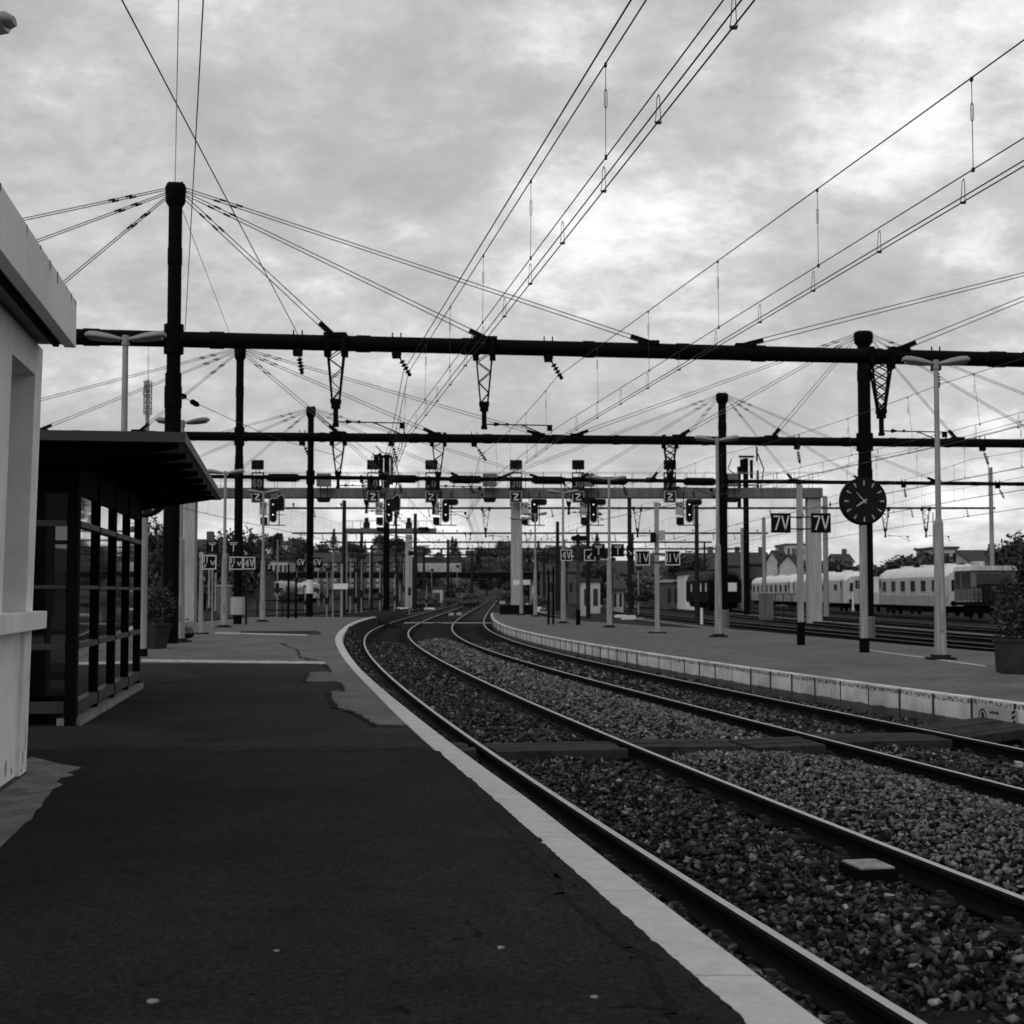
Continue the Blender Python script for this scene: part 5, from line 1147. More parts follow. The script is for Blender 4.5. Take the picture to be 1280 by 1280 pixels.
# ================================================================ TRAINS
ZR7 = -.5
def coach(name, label, cat, X, Y0, Y1, zr, body, low, roof, win='window', w=2.85, hb=2.75, ht=3.55, step=2.7, ww=1.25, wz=(1.75, 2.5), round_end=True, rz=0.0, end_win=True, group=None, first=1.6):
    L = Y1 - Y0; t = thing(name, label, cat, (X, (Y0 + Y1) / 2, zr), rz, group)
    def sec(k, dz=0):        # half section
        return [(-w / 2 * k, .75), (-w / 2 * k, 1.45), (-w / 2 * k, hb), (-w / 2 * k * .93, hb + (ht - hb) * .45), (-w / 2 * k * .62, hb + (ht - hb) * .85), (0, ht), (w / 2 * k * .62, hb + (ht - hb) * .85), (w / 2 * k * .93, hb + (ht - hb) * .45), (w / 2 * k, hb), (w / 2 * k, 1.45), (w / 2 * k, .75)]
    S = [(-L / 2, .82 if round_end else 1), (-L / 2 + .35, .95 if round_end else 1), (-L / 2 + .9, 1), (L / 2 - .9, 1), (L / 2 - .35, .95 if round_end else 1), (L / 2, .82 if round_end else 1)]
    def loft(i0, i1, sm):
        b = MB(); V = []; n = i1 - i0 + 1
        for (y, k) in S:
            for (x, z) in sec(k)[i0:i1 + 1]:
                zz = z if (k > .99 or z <= hb) else z - (1 - k) * 2.6 * (z - hb) / (ht - hb) * .9
                V.append((x, y, zz))
        b.add(V, [(i * n + k, i * n + k + 1, (i + 1) * n + k + 1, (i + 1) * n + k) for i in range(len(S) - 1) for k in range(n - 1)], sm); return b, V, n
    b, V, n = loft(1, 2, False); b2, V2, n2 = loft(8, 9, False); b.add(b2.v, b2.f)
    for e in (0, len(S) - 1):
        pts = [(x, S[e][0], z if z <= hb else z - (1 - S[e][1]) * 2.6 * (z - hb) / (ht - hb) * .9) for x, z in sec(S[e][1])]
        b.add(pts, [list(range(len(pts)))])
    part(t, 'body', b, M[body], local=True)
    b, V, n = loft(0, 1, False); b2, V2, n2 = loft(9, 10, False); b.add(b2.v, b2.f); part(t, 'skirt', b, M[low], local=True)
    b, V, n = loft(2, 8, True); part(t, 'roof', b, M[roof], local=True)
    y = -L / 2 + first
    while y < L / 2 - first + .2:
        for s in (-1, 1):
            b = MB(); zz = (wz[0] + wz[1]) / 2; hh = wz[1] - wz[0]
            for (dy, dz, sy, sz) in ((0, hh / 2 + .03, ww + .12, .06), (0, -hh / 2 - .03, ww + .12, .06), (ww / 2 + .03, 0, .06, hh), (-ww / 2 - .03, 0, .06, hh)): b.box((s * (w / 2 + .012), y + dy, zz + dz), (.04, sy, sz))
            wf = part(t, 'window', b, M['board'] if win == 'window' else M['dark'], local=True); b = MB(); b.box((s * (w / 2 + .003), y, zz), (.02, ww, hh)); pn = link('pane', b.mesh('pane'), M[win], wf)
        y += step
    if end_win:
        for s in (-1, 1):
            for xx in (-.55, .55): b = MB(); b.box((xx, s * (L / 2 + .01), 2.15), (.75, .03, .75)); part(t, 'end_window', b, M[win], local=True)
    b = MB()
    for y in (-L / 2 + 2.2, -L / 2 + 4.2, L / 2 - 4.2, L / 2 - 2.2):
        for s in (-.72, .72): b.tube((s - .06, y, .46), (s + .06, y, .46), .46, .46, 14)
    b.box((0, 0, .6), (2.2, L * .96, .25))
    for y in (-L / 2 + 3.2, L / 2 - 3.2): b.box((0, y, .5), (2.3, 3.2, .4))
    part(t, 'running_gear', b, M['black'], local=True)
    for y in (-L / 2 + 1.0, L / 2 - 1.0):
        for s in (-1, 1):
            b = MB(); b.box((s * (w / 2 + .006), y, 1.85), (.03, .80, 1.9)); dr = part(t, 'door', b, M[low if low != 'coach' else 'coach_lo'], local=True); b = MB(); b.box((s * (w / 2 + .02), y, 2.3), (.02, .5, .6)); link('pane', b.mesh('pane'), M['window'], dr)
    b = MB()
    for y in (-L / 2 - .02, L / 2 + .02):
        for x in (-.85, .85): b.tube((x, y - .25, .95), (x, y + .25, .95), .16, .16, 10)
    for y in (-2.4, 0.2, 2.1): b.box((.0, y, .52), (2.4, 1.5, .42))
    b.box((0, 0, .78), (2.0, L * .99, .22)); part(t, 'underframe', b, M['black'], local=True)
    b = MB()
    for k in range(3): b.box((0, -L / 2 + L * (.2 + .3 * k), ht + .02), (.7, 1.1, .22))
    part(t, 'roof_vent', b, M[roof], local=True); return t
coach('railcar', 'white railcar with rounded roof end and grey lower side right of the clock', 'railcar', 30.45, 98.5, 116.5, ZR7, 'coach', 'coach_lo', 'roofw', first=2.2)
coach('passenger_coach', 'white coach furthest left of the parked white train behind the 7V signs', 'coach', 30.4, 152.5, 178, ZR7, 'coach', 'coach_lo', 'roofw', first=2.6, step=2.9, group='white coaches of the parked train')
coach('passenger_coach', 'nearer white coach of the parked train, partly behind the right gantry leg', 'coach', 30.4, 128, 151.7, ZR7, 'coach', 'coach', 'roofw', first=3.2, step=5.2, wz=(1.9, 2.4), group='white coaches of the parked train')
coach('passenger_coach', 'dark old coach with a rounded roof standing behind the black mast', 'coach', 18.7, 128, 146, -.5, 'black', 'black', 'dark', win='white', first=2.5, step=3.5, ww=1.0, ht=3.7)  # panes painted white in place of daylight seen through the windows
coach('railcar', 'silver round fronted railcar under the bridge on the left', 'railcar', -41.8, 262, 284, -.5, 'board', 'black', 'board', ht=3.75, group='distant railcars under the bridge')
coach('railcar', 'paler railcar turned sideways left of the white banded mast', 'railcar', -36.0, 250, 266, -.5, 'board', 'black', 'coach', rz=R(14), group='distant railcars under the bridge')
# white road rail cab ahead of the coaches
t = thing('rail_tractor', 'small white rail tractor cab with slanting windscreen ahead of the parked coaches', 'rail tractor', (30.4, 123, ZR7))
b = MB(); b.prism([(-2.6, .7), (2.6, .7), (2.6, 2.1), (2.0, 2.9), (-.4, 3.0), (-.6, 1.8), (-2.6, 1.7)], -1.2, 1.2, Matrix(((0, 0, 1), (1, 0, 0), (0, 1, 0))), (30.4, 123, ZR7)); part(t, 'cab', b, M['coach'], .04)
for y0, w in ((.2, .7), (1.2, .8)):
    b = MB(); b.box((29.195, 123 + y0, ZR7 + 2.35), (.02, w, .7)); part(t, 'window', b, M['window'])
b = MB()
for y in (-1.6, 1.6):
    for s in (-.72, .72): b.tube((30.4 + s - .06, 123 + y, ZR7 + .45), (30.4 + s + .06, 123 + y, ZR7 + .45), .45, .45, 12)
b.box((30.4, 123, ZR7 + .6), (2, 5, .2)); part(t, 'running_gear', b, M['black'])
# shunter with a railed hood
t = thing('shunting_locomotive', 'pale shunting locomotive with big dark windows and railed deck behind the right lamp', 'locomotive', (30.4, 92, ZR7)); Z = ZR7; X = 30.4
b = MB(); b.box((X, 94.3, Z + 2.1), (2.8, 3.6, 1.9)); cb = part(t, 'cab', b, M['gantry'], .05)
b = MB(); b.prism([(-1.5, 3.05), (1.5, 3.05), (1.3, 3.35), (-1.3, 3.35)], -1.95, 1.95, UP2Y, (X, 94.3, Z)); b.box((X - .7, 93.4, Z + 3.5), (.6, 1.0, .32)); part(t, 'cab_roof', b, M['coach'], .03)
for (y, w) in ((95.35, .95), (93.6, 1.7)): b = MB(); b.box((X - 1.41, y, Z + 2.42), (.03, w, 1.0)); part(t, 'window', b, M['window'])
b = MB(); b.box((X, 92.49, Z + 2.42), (2.2, .03, .9)); part(t, 'windscreen', b, M['window'])
b = MB(); b.box((X, 89.6, Z + 1.6), (1.6, 5.4, 1.2)); part(t, 'hood', b, M['railside'], .06)
b = MB()
for k in range(5): b.box((X - .805, 87.6 + k * 1.0, Z + 1.6), (.02, .8, .9))
part(t, 'hood_door', b, M['dark'])
b = MB(); b.box((X, 91, Z + .95), (2.8, 10.4, .22)); b.box((X, 91, Z + .6), (2, 9, .5)); part(t, 'deck', b, M['black'], .02)
b = MB()
for k in range(14): b.tube((X - 1.38, 86 + k * .75, Z + 1.05), (X - 1.38, 86 + k * .75, Z + 2.0), .025, .025, 5)
for zz in (1.55, 2.0): b.tube((X - 1.38, 86, Z + zz), (X - 1.38, 96, Z + zz), .025, .025, 5)
part(t, 'handrail', b, M['dark'])
b = MB()
for y in (87.5, 90, 93, 95):
    for s in (-.72, .72): b.tube((X + s - .06, y, Z + .48), (X + s + .06, y, Z + .48), .48, .48, 14)
part(t, 'wheels', b, M['black'])
# ================================================================ HILL, BRIDGE, BUILDINGS
def hz(X, Y):
    s = min(1, max(0, (Y - 300) / 260.)); s = s * s * (3 - 2 * s)
    lx = 1 / (1 + math.exp((X - 40) / 45.)); return -.7 + s * (3.0 + 15.5 * lx + 2.2 * math.sin(X * .023 + 1) + 1.2 * math.sin(X * .06)) 
b = MB(); V = []; nx, nyy = 70, 30
for j in range(nyy + 1):
    for i in range(nx + 1):
        x = -700 + 1400 * i / nx; y = 296 + 900 * (j / nyy) ** 1.6; V.append((x, y, hz(x, y)))
b.add(V, [(j * (nx + 1) + i, j * (nx + 1) + i + 1, (j + 1) * (nx + 1) + i + 1, (j + 1) * (nx + 1) + i) for j in range(nyy) for i in range(nx)], True); struct('hill', b, M['hill'])
BY = 285.0
t = thing('road_bridge', 'long flat concrete road bridge with a dark deck crossing the tracks far away', 'bridge', (0, BY, -.7))
b = MB(); b.box((-10, BY, 4.55), (150, 9, .95)); part(t, 'deck', b, M['railside'])
b = MB(); b.box((-10, BY - 4.45, 5.12), (150, .2, .14)); part(t, 'kerb', b, M['concrete_dk'])
b = MB()
for k in range(75): b.box((-84 + k * 2, BY - 4.5, 5.65), (.06, .06, 1.0))
b.box((-10, BY - 4.5, 6.15), (150, .06, .06)); b.box((-10, BY - 4.5, 5.7), (150, .05, .05)); part(t, 'railing', b, M['dark'])
for x in (-66, -48, -22, 4, 24, 46): b = MB(); b.box((x, BY, 1.8), (1.1, 6, 5.2)); part(t, 'pier', b, M['concrete'])
for x0, x1 in ((-130, -85), (65, 110)):
    b = MB(); b.box(((x0 + x1) / 2, BY, 2.2), (x1 - x0, 12, 6.2)); part(t, 'abutment', b, M['concrete_dk'])
def house(label, px0, px1, ytop_wall, yroof, Y, depth=7, zb=None, wall='plaster', roof='roof', nx=3, ny=1, rz=0.0, gable=False, chim=True, flat=False, nm='house', cat='house', group=None, win='window'):
    xa, xb = XR(px0, Y), XR(px1, Y); w = xb - xa; X = (xa + xb) / 2; zw = ZR(ytop_wall, Y); zr = ZR(yroof, Y)
    if zb is None: zb = -.8 if Y < 300 else hz(X, Y) - .6
    t = thing(nm, label, cat, (X, Y, zb), rz, group); h = zw - zb; hr = zr - zb
    b = MB(); b.box((0, depth / 2, h / 2), (w, depth, h))
    if not flat and gable: b.prism([(-w / 2, h), (w / 2, h), (0, hr)], -depth, 0, UP2Y); 
    if not flat and not gable: b.prism([(0, h), (depth, h), (depth / 2, hr)], -w / 2 + .01, w / 2 - .01, Matrix(((0, 0, 1), (1, 0, 0), (0, 1, 0))))
    part(t, 'wall', b, M[wall], local=True)
    b = MB()
    if flat: b.box((0, depth / 2, h + .15), (w + .4, depth + .4, .3))
    elif gable:
        for s in (-1, 1): b.add([(s * (w / 2 + .3), -.3, h - .25), (0, -.3, hr + .1), (0, depth + .3, hr + .1), (s * (w / 2 + .3), depth + .3, h - .25), (s * (w / 2 + .3), -.3, h - .05), (0, -.3, hr + .3), (0, depth + .3, hr + .3), (s * (w / 2 + .3), depth + .3, h - .05)], [(0, 1, 2, 3), (7, 6, 5, 4), (0, 4, 5, 1), (1, 5, 6, 2), (2, 6, 7, 3), (3, 7, 4, 0)])
    else:
        for s in (0, 1):
            y0 = -.35 if s == 0 else depth + .35
            b.add([(-w / 2 - .3, y0, h - .22), (w / 2 + .3, y0, h - .22), (w / 2 + .3, depth / 2, hr + .1), (-w / 2 - .3, depth / 2, hr + .1), (-w / 2 - .3, y0, h - .02), (w / 2 + .3, y0, h - .02), (w / 2 + .3, depth / 2, hr + .3), (-w / 2 - .3, depth / 2, hr + .3)], [(0, 1, 2, 3), (7, 6, 5, 4), (0, 4, 5, 1), (1, 5, 6, 2), (2, 6, 7, 3), (3, 7, 4, 0)])
    rf = part(t, 'roof', b, M[roof], local=True)
    if chim and not flat:
        b = MB(); b.box((w * .28, depth / 2, hr + .45), (.7, .6, 1.3)); part(rf, 'chimney', b, M['plaster_dk'], local=True)
    for i in range(nx):
        for j in range(ny):
            cx = -w / 2 + w * (i + .5) / nx; cz = h * (j + .5) / ny + .1
            b = MB(); b.box((cx, -.02, cz), (min(1.1, w / nx * .5), .06, min(1.5, h / ny * .5))); part(t, 'window', b, M[win], local=True)
    return t
house('dark roofed terrace house with pale windows behind the dark old coach', 858, 902, 712, 693, 190, wall='plaster_dk', nx=4); house('dark stone house left of the right switch gear mast', 905, 932, 706, 692, 215, wall='plaster_dk', nx=3)
house('dark roofed house just right of the right switch gear mast', 934, 962, 704, 692, 220, wall='plaster_dk', nx=3)
house('left one of two white gabled houses behind the white coaches', 958, 972, 702, 690, 210, gable=True, nx=2, rz=R(-24)); house('right one of two white gabled houses behind the white coaches', 974, 995, 706, 695, 205, gable=True, nx=2, rz=R(-24))
house('tall pale apartment block behind the right gantry leg', 983, 1012, 681, 681, 330, depth=14, flat=True, nx=5, ny=4, nm='apartment_block', cat='building'); house('pale small house behind the cab of the white tractor', 1046, 1066, 702, 694, 230, nx=2)
house('pale flat topped building right of the bush behind the railcar', 1172, 1197, 686, 686, 190, depth=10, flat=True, nx=3, ny=3, nm='apartment_block', cat='building'); house('long house with a broad dark roof at the right, behind the concrete mast', 1212, 1268, 700, 689, 185, depth=10, nx=5)
house('white low shed behind the shunting locomotive', 1224, 1262, 718, 708, 140, wall='coach', roof='roofw', nx=2, chim=False, nm='shed', cat='shed'); house('white walled lineside building left of the dark old coach', 856, 874, 718, 715, 150, wall='white', nx=3, chim=False, flat=True, nm='lineside_building', cat='building')
house('long low pale roofed shed under the right IIV sign', 832, 857, 728, 724, 158, wall='plaster_dk', roof='board', nx=3, chim=False, flat=True, nm='shed', cat='shed')
house('small pale hut with an overhanging flat roof right of the 4V signs', 727, 750, 727, 723, 128, depth=4, flat=True, nx=2, nm='hut', cat='hut'); house('small pale hut with a dark pitched roof under the right T sign', 765, 779, 735, 729, 132, depth=4, nx=2, chim=False, nm='hut', cat='hut')
house('dark roofed workshop behind the T signs', 772, 832, 716, 703, 180, wall='plaster_dk', nx=5); house('grey warehouse behind the smallest lamps', 676, 726, 714, 706, 250, wall='plaster_dk', nx=6, nm='warehouse', cat='building')
house('low white flat roofed building standing left on the bridge approach', 318, 360, 702, 701, 295, depth=10, flat=True, nx=7, zb=4.4, nm='lineside_building', cat='building'); house('long pale terrace with a light front above the bridge on the left', 380, 500, 702, 692, 318, depth=10, wall='plaster_dk', nx=11, ny=5, zb=2.0, win='board', nm='terrace', cat='building')
house('long pale shop front with many windows above the bridge, left of centre', 522, 575, 703, 699, 330, depth=10, flat=True, nx=12, zb=2, nm='terrace', cat='building'); house('white rendered hut among bushes left of the middle gantry leg', 541, 553, 736, 732, 200, depth=4, flat=True, nx=1, nm='hut', cat='hut')
house('dark house with a tall chimney behind the left concrete gantry leg', 240, 258, 684, 676, 150, wall='plaster_dk', nx=2); house('dark warehouse wall behind the left lamps', 255, 330, 716, 712, 150, wall='plaster_dk', flat=True, nx=5, nm='warehouse', cat='building')
house('grey gabled warehouse standing left of the silver railcar', 286, 318, 700, 694, 240, wall='plaster_dk', nx=4, nm='warehouse', cat='building')
rg = random.Random(77)
hs = [(345, 690), (372, 696), (402, 684), (421, 690), (446, 692), (468, 684), (488, 690), (505, 681), (525, 690), (548, 694), (566, 697), (590, 692), (607, 700), (640, 696), (662, 700), (690, 702), (316, 688), (357, 680)]
for i, (px, py) in enumerate(hs):
    w = rg.uniform(9, 15); house('small pale house among the trees of the far hillside', px - w / 2, px + w / 2, py, py - 3.2, rg.uniform(400, 520), depth=8, nx=3, gable=rg.random() < .4, wall=rg.choice(['plaster', 'plaster', 'plaster_dk']), group='houses on the far hillside')
# ================================================================ TREES
def make_tree(name, label, h, rad, leaves, size, seed, m, conifer=False, group=None):
    t = thing(name, label, 'tree', (0, 0, 0), group=group); rg = random.Random(seed); b = MB()
    b.tube((0, 0, -.3), (.1, 0, h * .45), h * .028, h * .02, 8); b.tube((.1, 0, h * .45), (0, .05, h * .9), h * .02, h * .005, 6)
    for k in range(9):
        a = rg.uniform(0, 6.28); z = h * rg.uniform(.25, .7); b.tube((.05, 0, z), (rad * .75 * math.cos(a), rad * .75 * math.sin(a), z + h * rg.uniform(.08, .25)), h * .009, h * .003, 5)
    part(t, 'trunk', b, M['bark'], local=True)
    if conifer:
        mb = MB(); rg = random.Random(seed)
        for i in range(leaves):
            z = rg.random() ** 1.3; rr = rad * (1 - z) * (.55 + .45 * abs(math.sin(z * 18))) * math.sqrt(rg.random()) + .05; a = rg.uniform(0, 6.28); s = size * rg.uniform(.5, 1.2)
            p = Vector((rr * math.cos(a), rr * math.sin(a), h * (.12 + .9 * z))); d = Vector((math.cos(a), math.sin(a), rg.uniform(-.5, .2))).normalized(); w = Vector((-math.sin(a), math.cos(a), rg.uniform(-.3, .3)))
            mb.add([p - d * s, p + w * s * .4, p + d * s, p - w * s * .4], [(0, 1, 2, 3)])
    else:
        mb = foliage((0, 0, h * .62), (rad, rad, h * .40), leaves, size, seed, 30, .17)
        b2 = foliage((rad * .3, -rad * .2, h * .42), (rad * .9, rad * .9, h * .24), leaves // 3, size, seed + 1, 14, .2); mb.add(b2.v, b2.f)
    part(t, 'crown', mb, M[m], local=True); return t
protos = [make_tree('broadleaf_tree', 'x', 7.5, 3.3, 3000, .34, 101, 'leaf'), make_tree('broadleaf_tree', 'x', 6.5, 3.6, 3000, .36, 102, 'leaf2'), make_tree('broadleaf_tree', 'x', 8.5, 2.8, 2800, .34, 103, 'leaf'), make_tree('conifer_tree', 'x', 9, 2.4, 2600, .4, 104, 'leaf', True), make_tree('bush', 'x', 3.2, 2.4, 1800, .26, 105, 'leaf2')]
for p in protos: p['group'] = 'trees'
used = set()
def plant(k, px, ytop, Y, label, group, z=None, cat=None, hw=None):
    X = XR(px, Y); z = (-.7 if Y < 300 else hz(X, Y) - .3) if z is None else z; zt = ZR(ytop, Y); H = [8.2, 7.1, 9.2, 9.2, 3.6][k]; s = max(.25, (zt - z) / H)
    if k not in used: o = protos[k]; used.add(k); o.location = (X, Y, z); o.rotation_euler = (0, 0, rg.uniform(0, 6)); o['label'] = label
    else: o = dup(protos[k], (X, Y, z), rg.uniform(0, 6), label)
    sw = hw if hw else s * rg.uniform(.9, 1.2); o.scale = (sw, sw, s); o['group'] = group; o['category'] = 'bush' if k == 4 else 'tree'
    return o
gl = 'dark trees behind the near platform on the left'
for k, px, yt, Y, lab in ((2, 186, 636, 100, 'dark tree seen between the shelter and the big left mast'), (0, 205, 655, 112, 'dark tree behind the planter and big left mast'), (0, 232, 668, 140, 'dark tree left of the left gantry leg'), (1, 262, 662, 150, 'dark tree behind the left lamps and T sign'), (0, 283, 655, 155, 'rounded dark tree left of the second left mast'),
                          (2, 306, 652, 150, 'tallest rounded dark tree right of the second left mast'), (1, 298, 668, 165, 'dark tree behind the far lamp of the near platform'), (0, 352, 676, 330, 'dark tree above the silver railcar'), (2, 374, 664, 335, 'flat topped dark tree left of the white banded mast'), (0, 398, 672, 340, 'dark tree right of the white banded mast'), (1, 418, 676, 345, 'dark tree right of the 6V signs'), (3, 344, 668, 330, 'pointed dark conifer above the silver railcar')):
    plant(k, px, yt, Y, lab, gl, hw=.85 * min(Y, 210) / 150)
gr = 'trees behind the parked trains on the right'
for k, px, yt, Y, lab in ((0, 1128, 690, 150, 'left part of the dark bush behind the white railcar'), (1, 1144, 684, 152, 'middle dark bushy tree behind the white railcar'), (0, 1159, 680, 150, 'right dark bushy tree behind the white railcar'), (1, 1104, 697, 175, 'small dark tree just right of the clock mast'), (0, 1270, 664, 118, 'tall tree at the right edge of the picture'), (2, 1283, 655, 122, 'tallest tree cut off by the right edge of the picture'), (1, 1258, 700, 130, 'lower tree beside the tall tree at the right edge'),
                          (2, 856, 683, 160, 'slender dark tree right of the right IIV sign'), (1, 842, 696, 175, 'dark tree behind the right IIV sign'), (0, 1040, 692, 190, 'dark tree right of the slim concrete mast'), (1, 1075, 694, 200, 'dark tree behind the clock post'), (0, 815, 705, 190, 'dark tree between the IIV signs'), (1, 790, 708, 170, 'dark tree under the right arrow sign'), (2, 752, 700, 200, 'dark tree behind the small pale hut'), (0, 715, 704, 260, 'dark tree behind the 4V sign'), (0, 1205, 700, 170, 'small tree left of the long dark roof')):
    plant(k, px, yt, Y, lab, gr, hw=.75 * Y / 150 if yt > 690 else .95 * Y / 150)
for i in range(95):
    Y = rg.uniform(305, 540); px = rg.uniform(300, 760); X = XR(px, Y); k = rg.choice([0, 1, 2, 0, 1, 3]); z = hz(X, Y) - .3; s = rg.uniform(.55, 1.05)
    if k in used: o = dup(protos[k], (X, Y, z), rg.uniform(0, 6), 'dark tree of the wooded hillside beyond the road bridge')
    else: continue
    o.scale = (s * 1.15, s * 1.15, s); o['group'] = 'trees of the far hillside'; o['category'] = 'tree'
for i in range(18):
    px = rg.choice([rg.uniform(520, 640), rg.uniform(660, 860), rg.uniform(240, 420)]); Y = rg.uniform(150, 275); 
    if abs(px - 614) < 14: px += 34
    X = XR(px, Y); s = rg.uniform(.3, .7); lab = 'low dark bush growing beside the tracks before the road bridge'
    if 4 not in used: o = protos[4]; used.add(4); o.location = (X, Y, -.7); o['label'] = lab
    else: o = dup(protos[4], (X, Y, -.7), rg.uniform(0, 6), lab)
    o.scale = (s * 1.2, s * 1.2, s); o['group'] = 'bushes before the bridge'; o['category'] = 'bush'
# ================================================================ TELECOM TOWER, FENCES
Y = 230; X = XR(182, Y); t = thing('telecom_tower', 'slender lattice telecom tower rising far behind the shelter roof', 'tower', (X, Y, -.7)); z0, z1 = ZR(518, Y), ZR(476, Y)
b = MB(); b.tube((X, Y, -.7), (X, Y, z1), .42, .30, 8); part(t, 'shaft', b, M['concrete'])
b = MB(); w = .62
for a in range(4):
    c = (X + w * math.cos(a * 1.571 + .6), Y + w * math.sin(a * 1.571 + .6)); b.tube((*c, z0), (*c, z1), .09, .09, 5)
    for k in range(6):
        d = (X + w * math.cos((a + 1) * 1.571 + .6), Y + w * math.sin((a + 1) * 1.571 + .6)); za, zb = z0 + (z1 - z0) * k / 6, z0 + (z1 - z0) * (k + 1) / 6; b.tube((*c, za), (*d, zb), .05, .05, 4); b.tube((*c, za), (*d, za), .05, .05, 4)
for k in range(7): b.box((X + rg.uniform(-.5, .5), Y - .6, z0 + (z1 - z0) * rg.random()), (.3, .2, .8))
part(t, 'lattice', b, M['concrete']); b = MB(); b.tube((X, Y, z1), (X, Y, ZR(432, Y)), .06, .03, 5); part(t, 'aerial', b, M['concrete'])
def fence(label, p, q, z, h, step, m):
    p = Vector((p[0], p[1], z)); q = Vector((q[0], q[1], z)); t = thing('railing', label, 'railing', p); n = max(2, int((q - p).length / step))
    for i in range(n + 1): b = MB(); c = p.lerp(q, i / n); b.bar(c - Vector((0, 0, .3)), c + Vector((0, 0, h)), .05); part(t, 'post', b, M[m])
    b = MB()
    for zz in (h - .03, h * .5): b.bar(p + Vector((0, 0, zz)), q + Vector((0, 0, zz)), .045)
    part(t, 'rail', b, M[m])
fence('dark railing along the far end of the near platform below the silver railcar', (XR(322, 71.5), 71.5), (XR(385, 71.5), 71.5), -.2, 1.0, 1.1, 'black')
fence('dark railing beside the grey relay cabinet below the white coaches', (XR(949, 100), 100), (XR(1000, 92), 92), -.6, 1.7, 1.5, 'dark')
# ================================================================ SKY, SUN, CAMERA
SKY = (.4, (1.1, 9.3, 5), 5, 1.6)
w = bpy.data.worlds.new('World'); SC.world = w; w.use_nodes = True; nt = w.node_tree; L = nt.links.new; nt.nodes.clear()
SUN_AZ, SUN_EL = R(207), R(40)
sky = N(nt, 'ShaderNodeTexSky', sky_type='NISHITA', sun_disc=False, sun_elevation=SUN_EL, sun_rotation=SUN_AZ); sky.air_density = 1.0; sky.dust_density = 3.0
bw = N(nt, 'ShaderNodeRGBToBW'); L(sky.outputs[0], bw.inputs[0])
tc = N(nt, 'ShaderNodeTexCoord'); sx = N(nt, 'ShaderNodeSeparateXYZ'); L(tc.outputs['Generated'], sx.inputs[0])
def mth(op, a, b=None, c=None):
    n = N(nt, 'ShaderNodeMath', operation=op)
    for i, v in enumerate((a, b, c)):
        if v is None: continue
        if isinstance(v, (int, float)): n.inputs[i].default_value = v
        else: L(v, n.inputs[i])
    return n.outputs[0]
zc = mth('MAXIMUM', sx.outputs['Z'], 0.0); zd = mth('ADD', zc, SKY[0])
cx = mth('DIVIDE', sx.outputs['X'], zd); cy = mth('DIVIDE', sx.outputs['Y'], zd)
cv = N(nt, 'ShaderNodeCombineXYZ'); L(cx, cv.inputs[0]); L(cy, cv.inputs[1])
mp = N(nt, 'ShaderNodeMapping'); mp.inputs['Location'].default_value = SKY[1]; mp.inputs['Scale'].default_value = (1.0, 1.15, 1); L(cv.outputs[0], mp.inputs[0])
nA = noise(nt, SKY[2], 14, .66, mp.outputs[0], .12); nB = noise(nt, SKY[3], 3, .5, mp.outputs[0], .1); nC = noise(nt, 15, 8, .65, mp.outputs[0], .1)
mixn = mth('ADD', mth('ADD', mth('MULTIPLY', nA.outputs['Fac'], .62), mth('MULTIPLY', nB.outputs['Fac'], .25)), mth('MULTIPLY', nC.outputs['Fac'], .13))
# thinner and denser places of the cloud cover, by compass direction and height
for (px, py, amp, wd) in ((1225, 130, .115, 8), (1090, 120, .07, 5), (720, 325, .085, 6), (850, 290, .05, 5), (230, 75, .012, 6), (60, 60, -.05, 8), (480, 655, .11, 4), (1180, 555, .09, 4), (1230, 645, .05, 4), (380, 190, -.05, 7), (900, 50, -.045, 7), (560, 170, -.03, 6), (1180, 330, -.035, 6), (120, 230, -.035, 6), (420, 520, -.02, 6)):
    v = Vector(ray(px, py)).normalized(); dn = N(nt, 'ShaderNodeVectorMath', operation='DOT_PRODUCT'); L(tc.outputs['Generated'], dn.inputs[0]); dn.inputs[1].default_value = v
    mr = N(nt, 'ShaderNodeMapRange', interpolation_type='SMOOTHSTEP'); mr.inputs['From Min'].default_value = math.cos(R(wd)); mr.inputs['From Max'].default_value = 1; mr.inputs['To Max'].default_value = amp * .75; L(dn.outputs['Value'], mr.inputs['Value'])
    mixn = mth('ADD', mixn, mr.outputs[0])
cl = ramp(nt, mixn, [(.36, .33), (.47, .465), (.54, .64), (.65, 1.2)])
hzn = ramp(nt, zc, [(0, .60), (.035, .78), (.08, .66), (.2, .60), (.45, .58)])
base = mth('MULTIPLY', cl.outputs['Color'], 1.0)
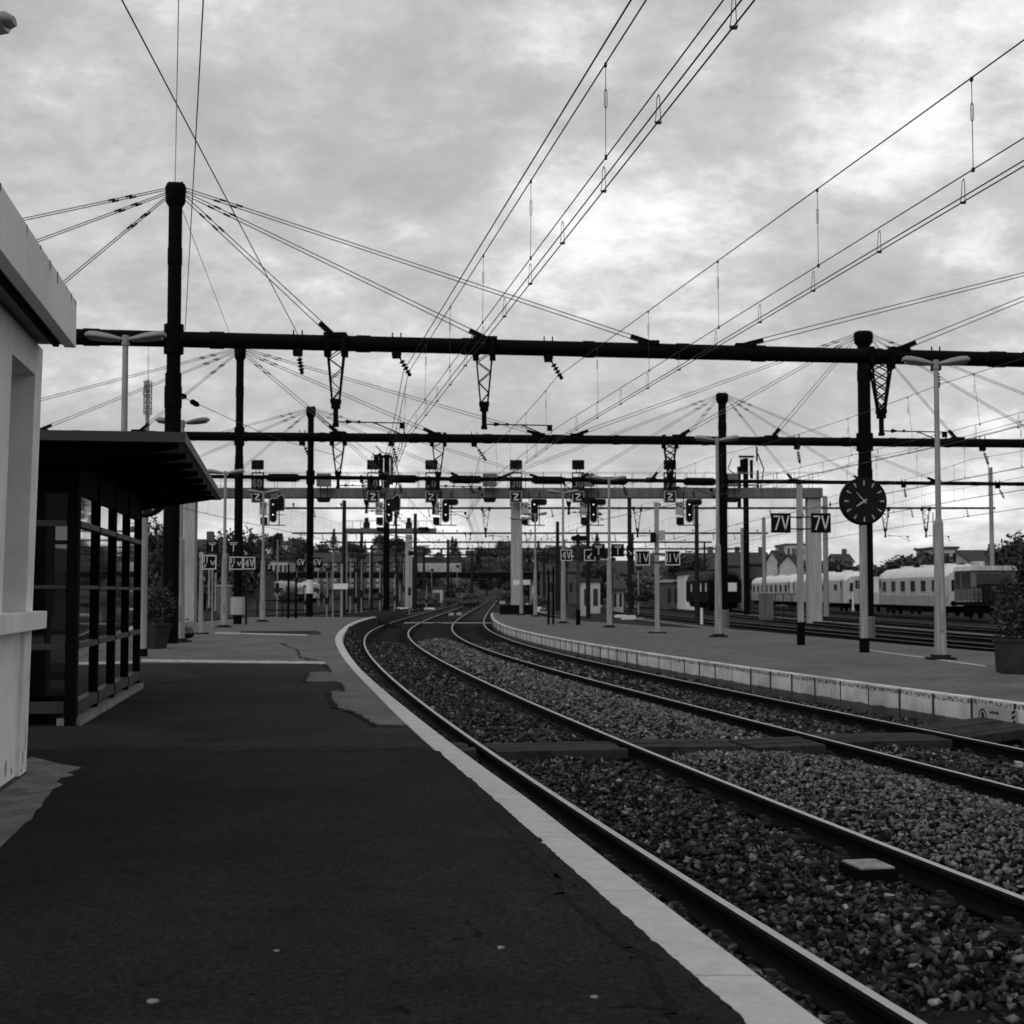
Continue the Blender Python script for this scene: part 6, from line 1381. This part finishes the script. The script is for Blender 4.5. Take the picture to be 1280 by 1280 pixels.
glow = mth('MULTIPLY', hzn.outputs['Color'], .35)
tot = mth('ADD', mth('MULTIPLY', base, .72), glow)
# darker overcast away from the sun
dt = N(nt, 'ShaderNodeVectorMath', operation='DOT_PRODUCT'); L(tc.outputs['Generated'], dt.inputs[0]); dt.inputs[1].default_value = (math.sin(SUN_AZ) * .8, math.cos(SUN_AZ) * .8, .6)
fr = ramp(nt, mth('MULTIPLY_ADD', dt.outputs['Value'], .5, .5), [(.0, 1.0), (1, 1.06)])
tot = mth('MULTIPLY', tot, fr.outputs['Color'])
mx = N(nt, 'ShaderNodeMixRGB'); mx.inputs['Fac'].default_value = .9
L(bw.outputs[0], mx.inputs['Color1']); sc = mth('MULTIPLY', tot, 10.0); L(sc, mx.inputs['Color2'])
bg = N(nt, 'ShaderNodeBackground'); bg.inputs['Strength'].default_value = .1; L(mx.outputs[0], bg.inputs['Color']); out = N(nt, 'ShaderNodeOutputWorld'); L(bg.outputs[0], out.inputs[0])
sd = bpy.data.lights.new('sun', 'SUN'); sd.energy = 1.0; sd.angle = R(30); sd.color = (1, .99, .98); so = bpy.data.objects.new('sun', sd); COL.objects.link(so)
dirv = Vector((math.sin(SUN_AZ) * math.cos(SUN_EL), math.cos(SUN_AZ) * math.cos(SUN_EL), math.sin(SUN_EL))); so.rotation_euler = dirv.to_track_quat('Z', 'Y').to_euler(); so.location = (20, 30, 40)
cam = bpy.data.cameras.new('camera'); cam.sensor_width = 36; cam.lens = 36 * F / 1280; cam.clip_start = .1; cam.clip_end = 6000
cam.dof.use_dof = True; cam.dof.focus_distance = 9.0; cam.dof.aperture_fstop = 6.0
co = bpy.data.objects.new('camera', cam); COL.objects.link(co); co.location = (0, 0, HC); co.rotation_euler = (math.pi / 2 + TH, 0, 0); SC.camera = co
SC.render.engine = 'CYCLES'; SC.view_settings.view_transform = 'Standard'; SC.view_settings.look = 'None'; SC.view_settings.exposure = 0; SC.view_settings.gamma = 1
SC.render.resolution_x = 1024; SC.render.resolution_y = 1024
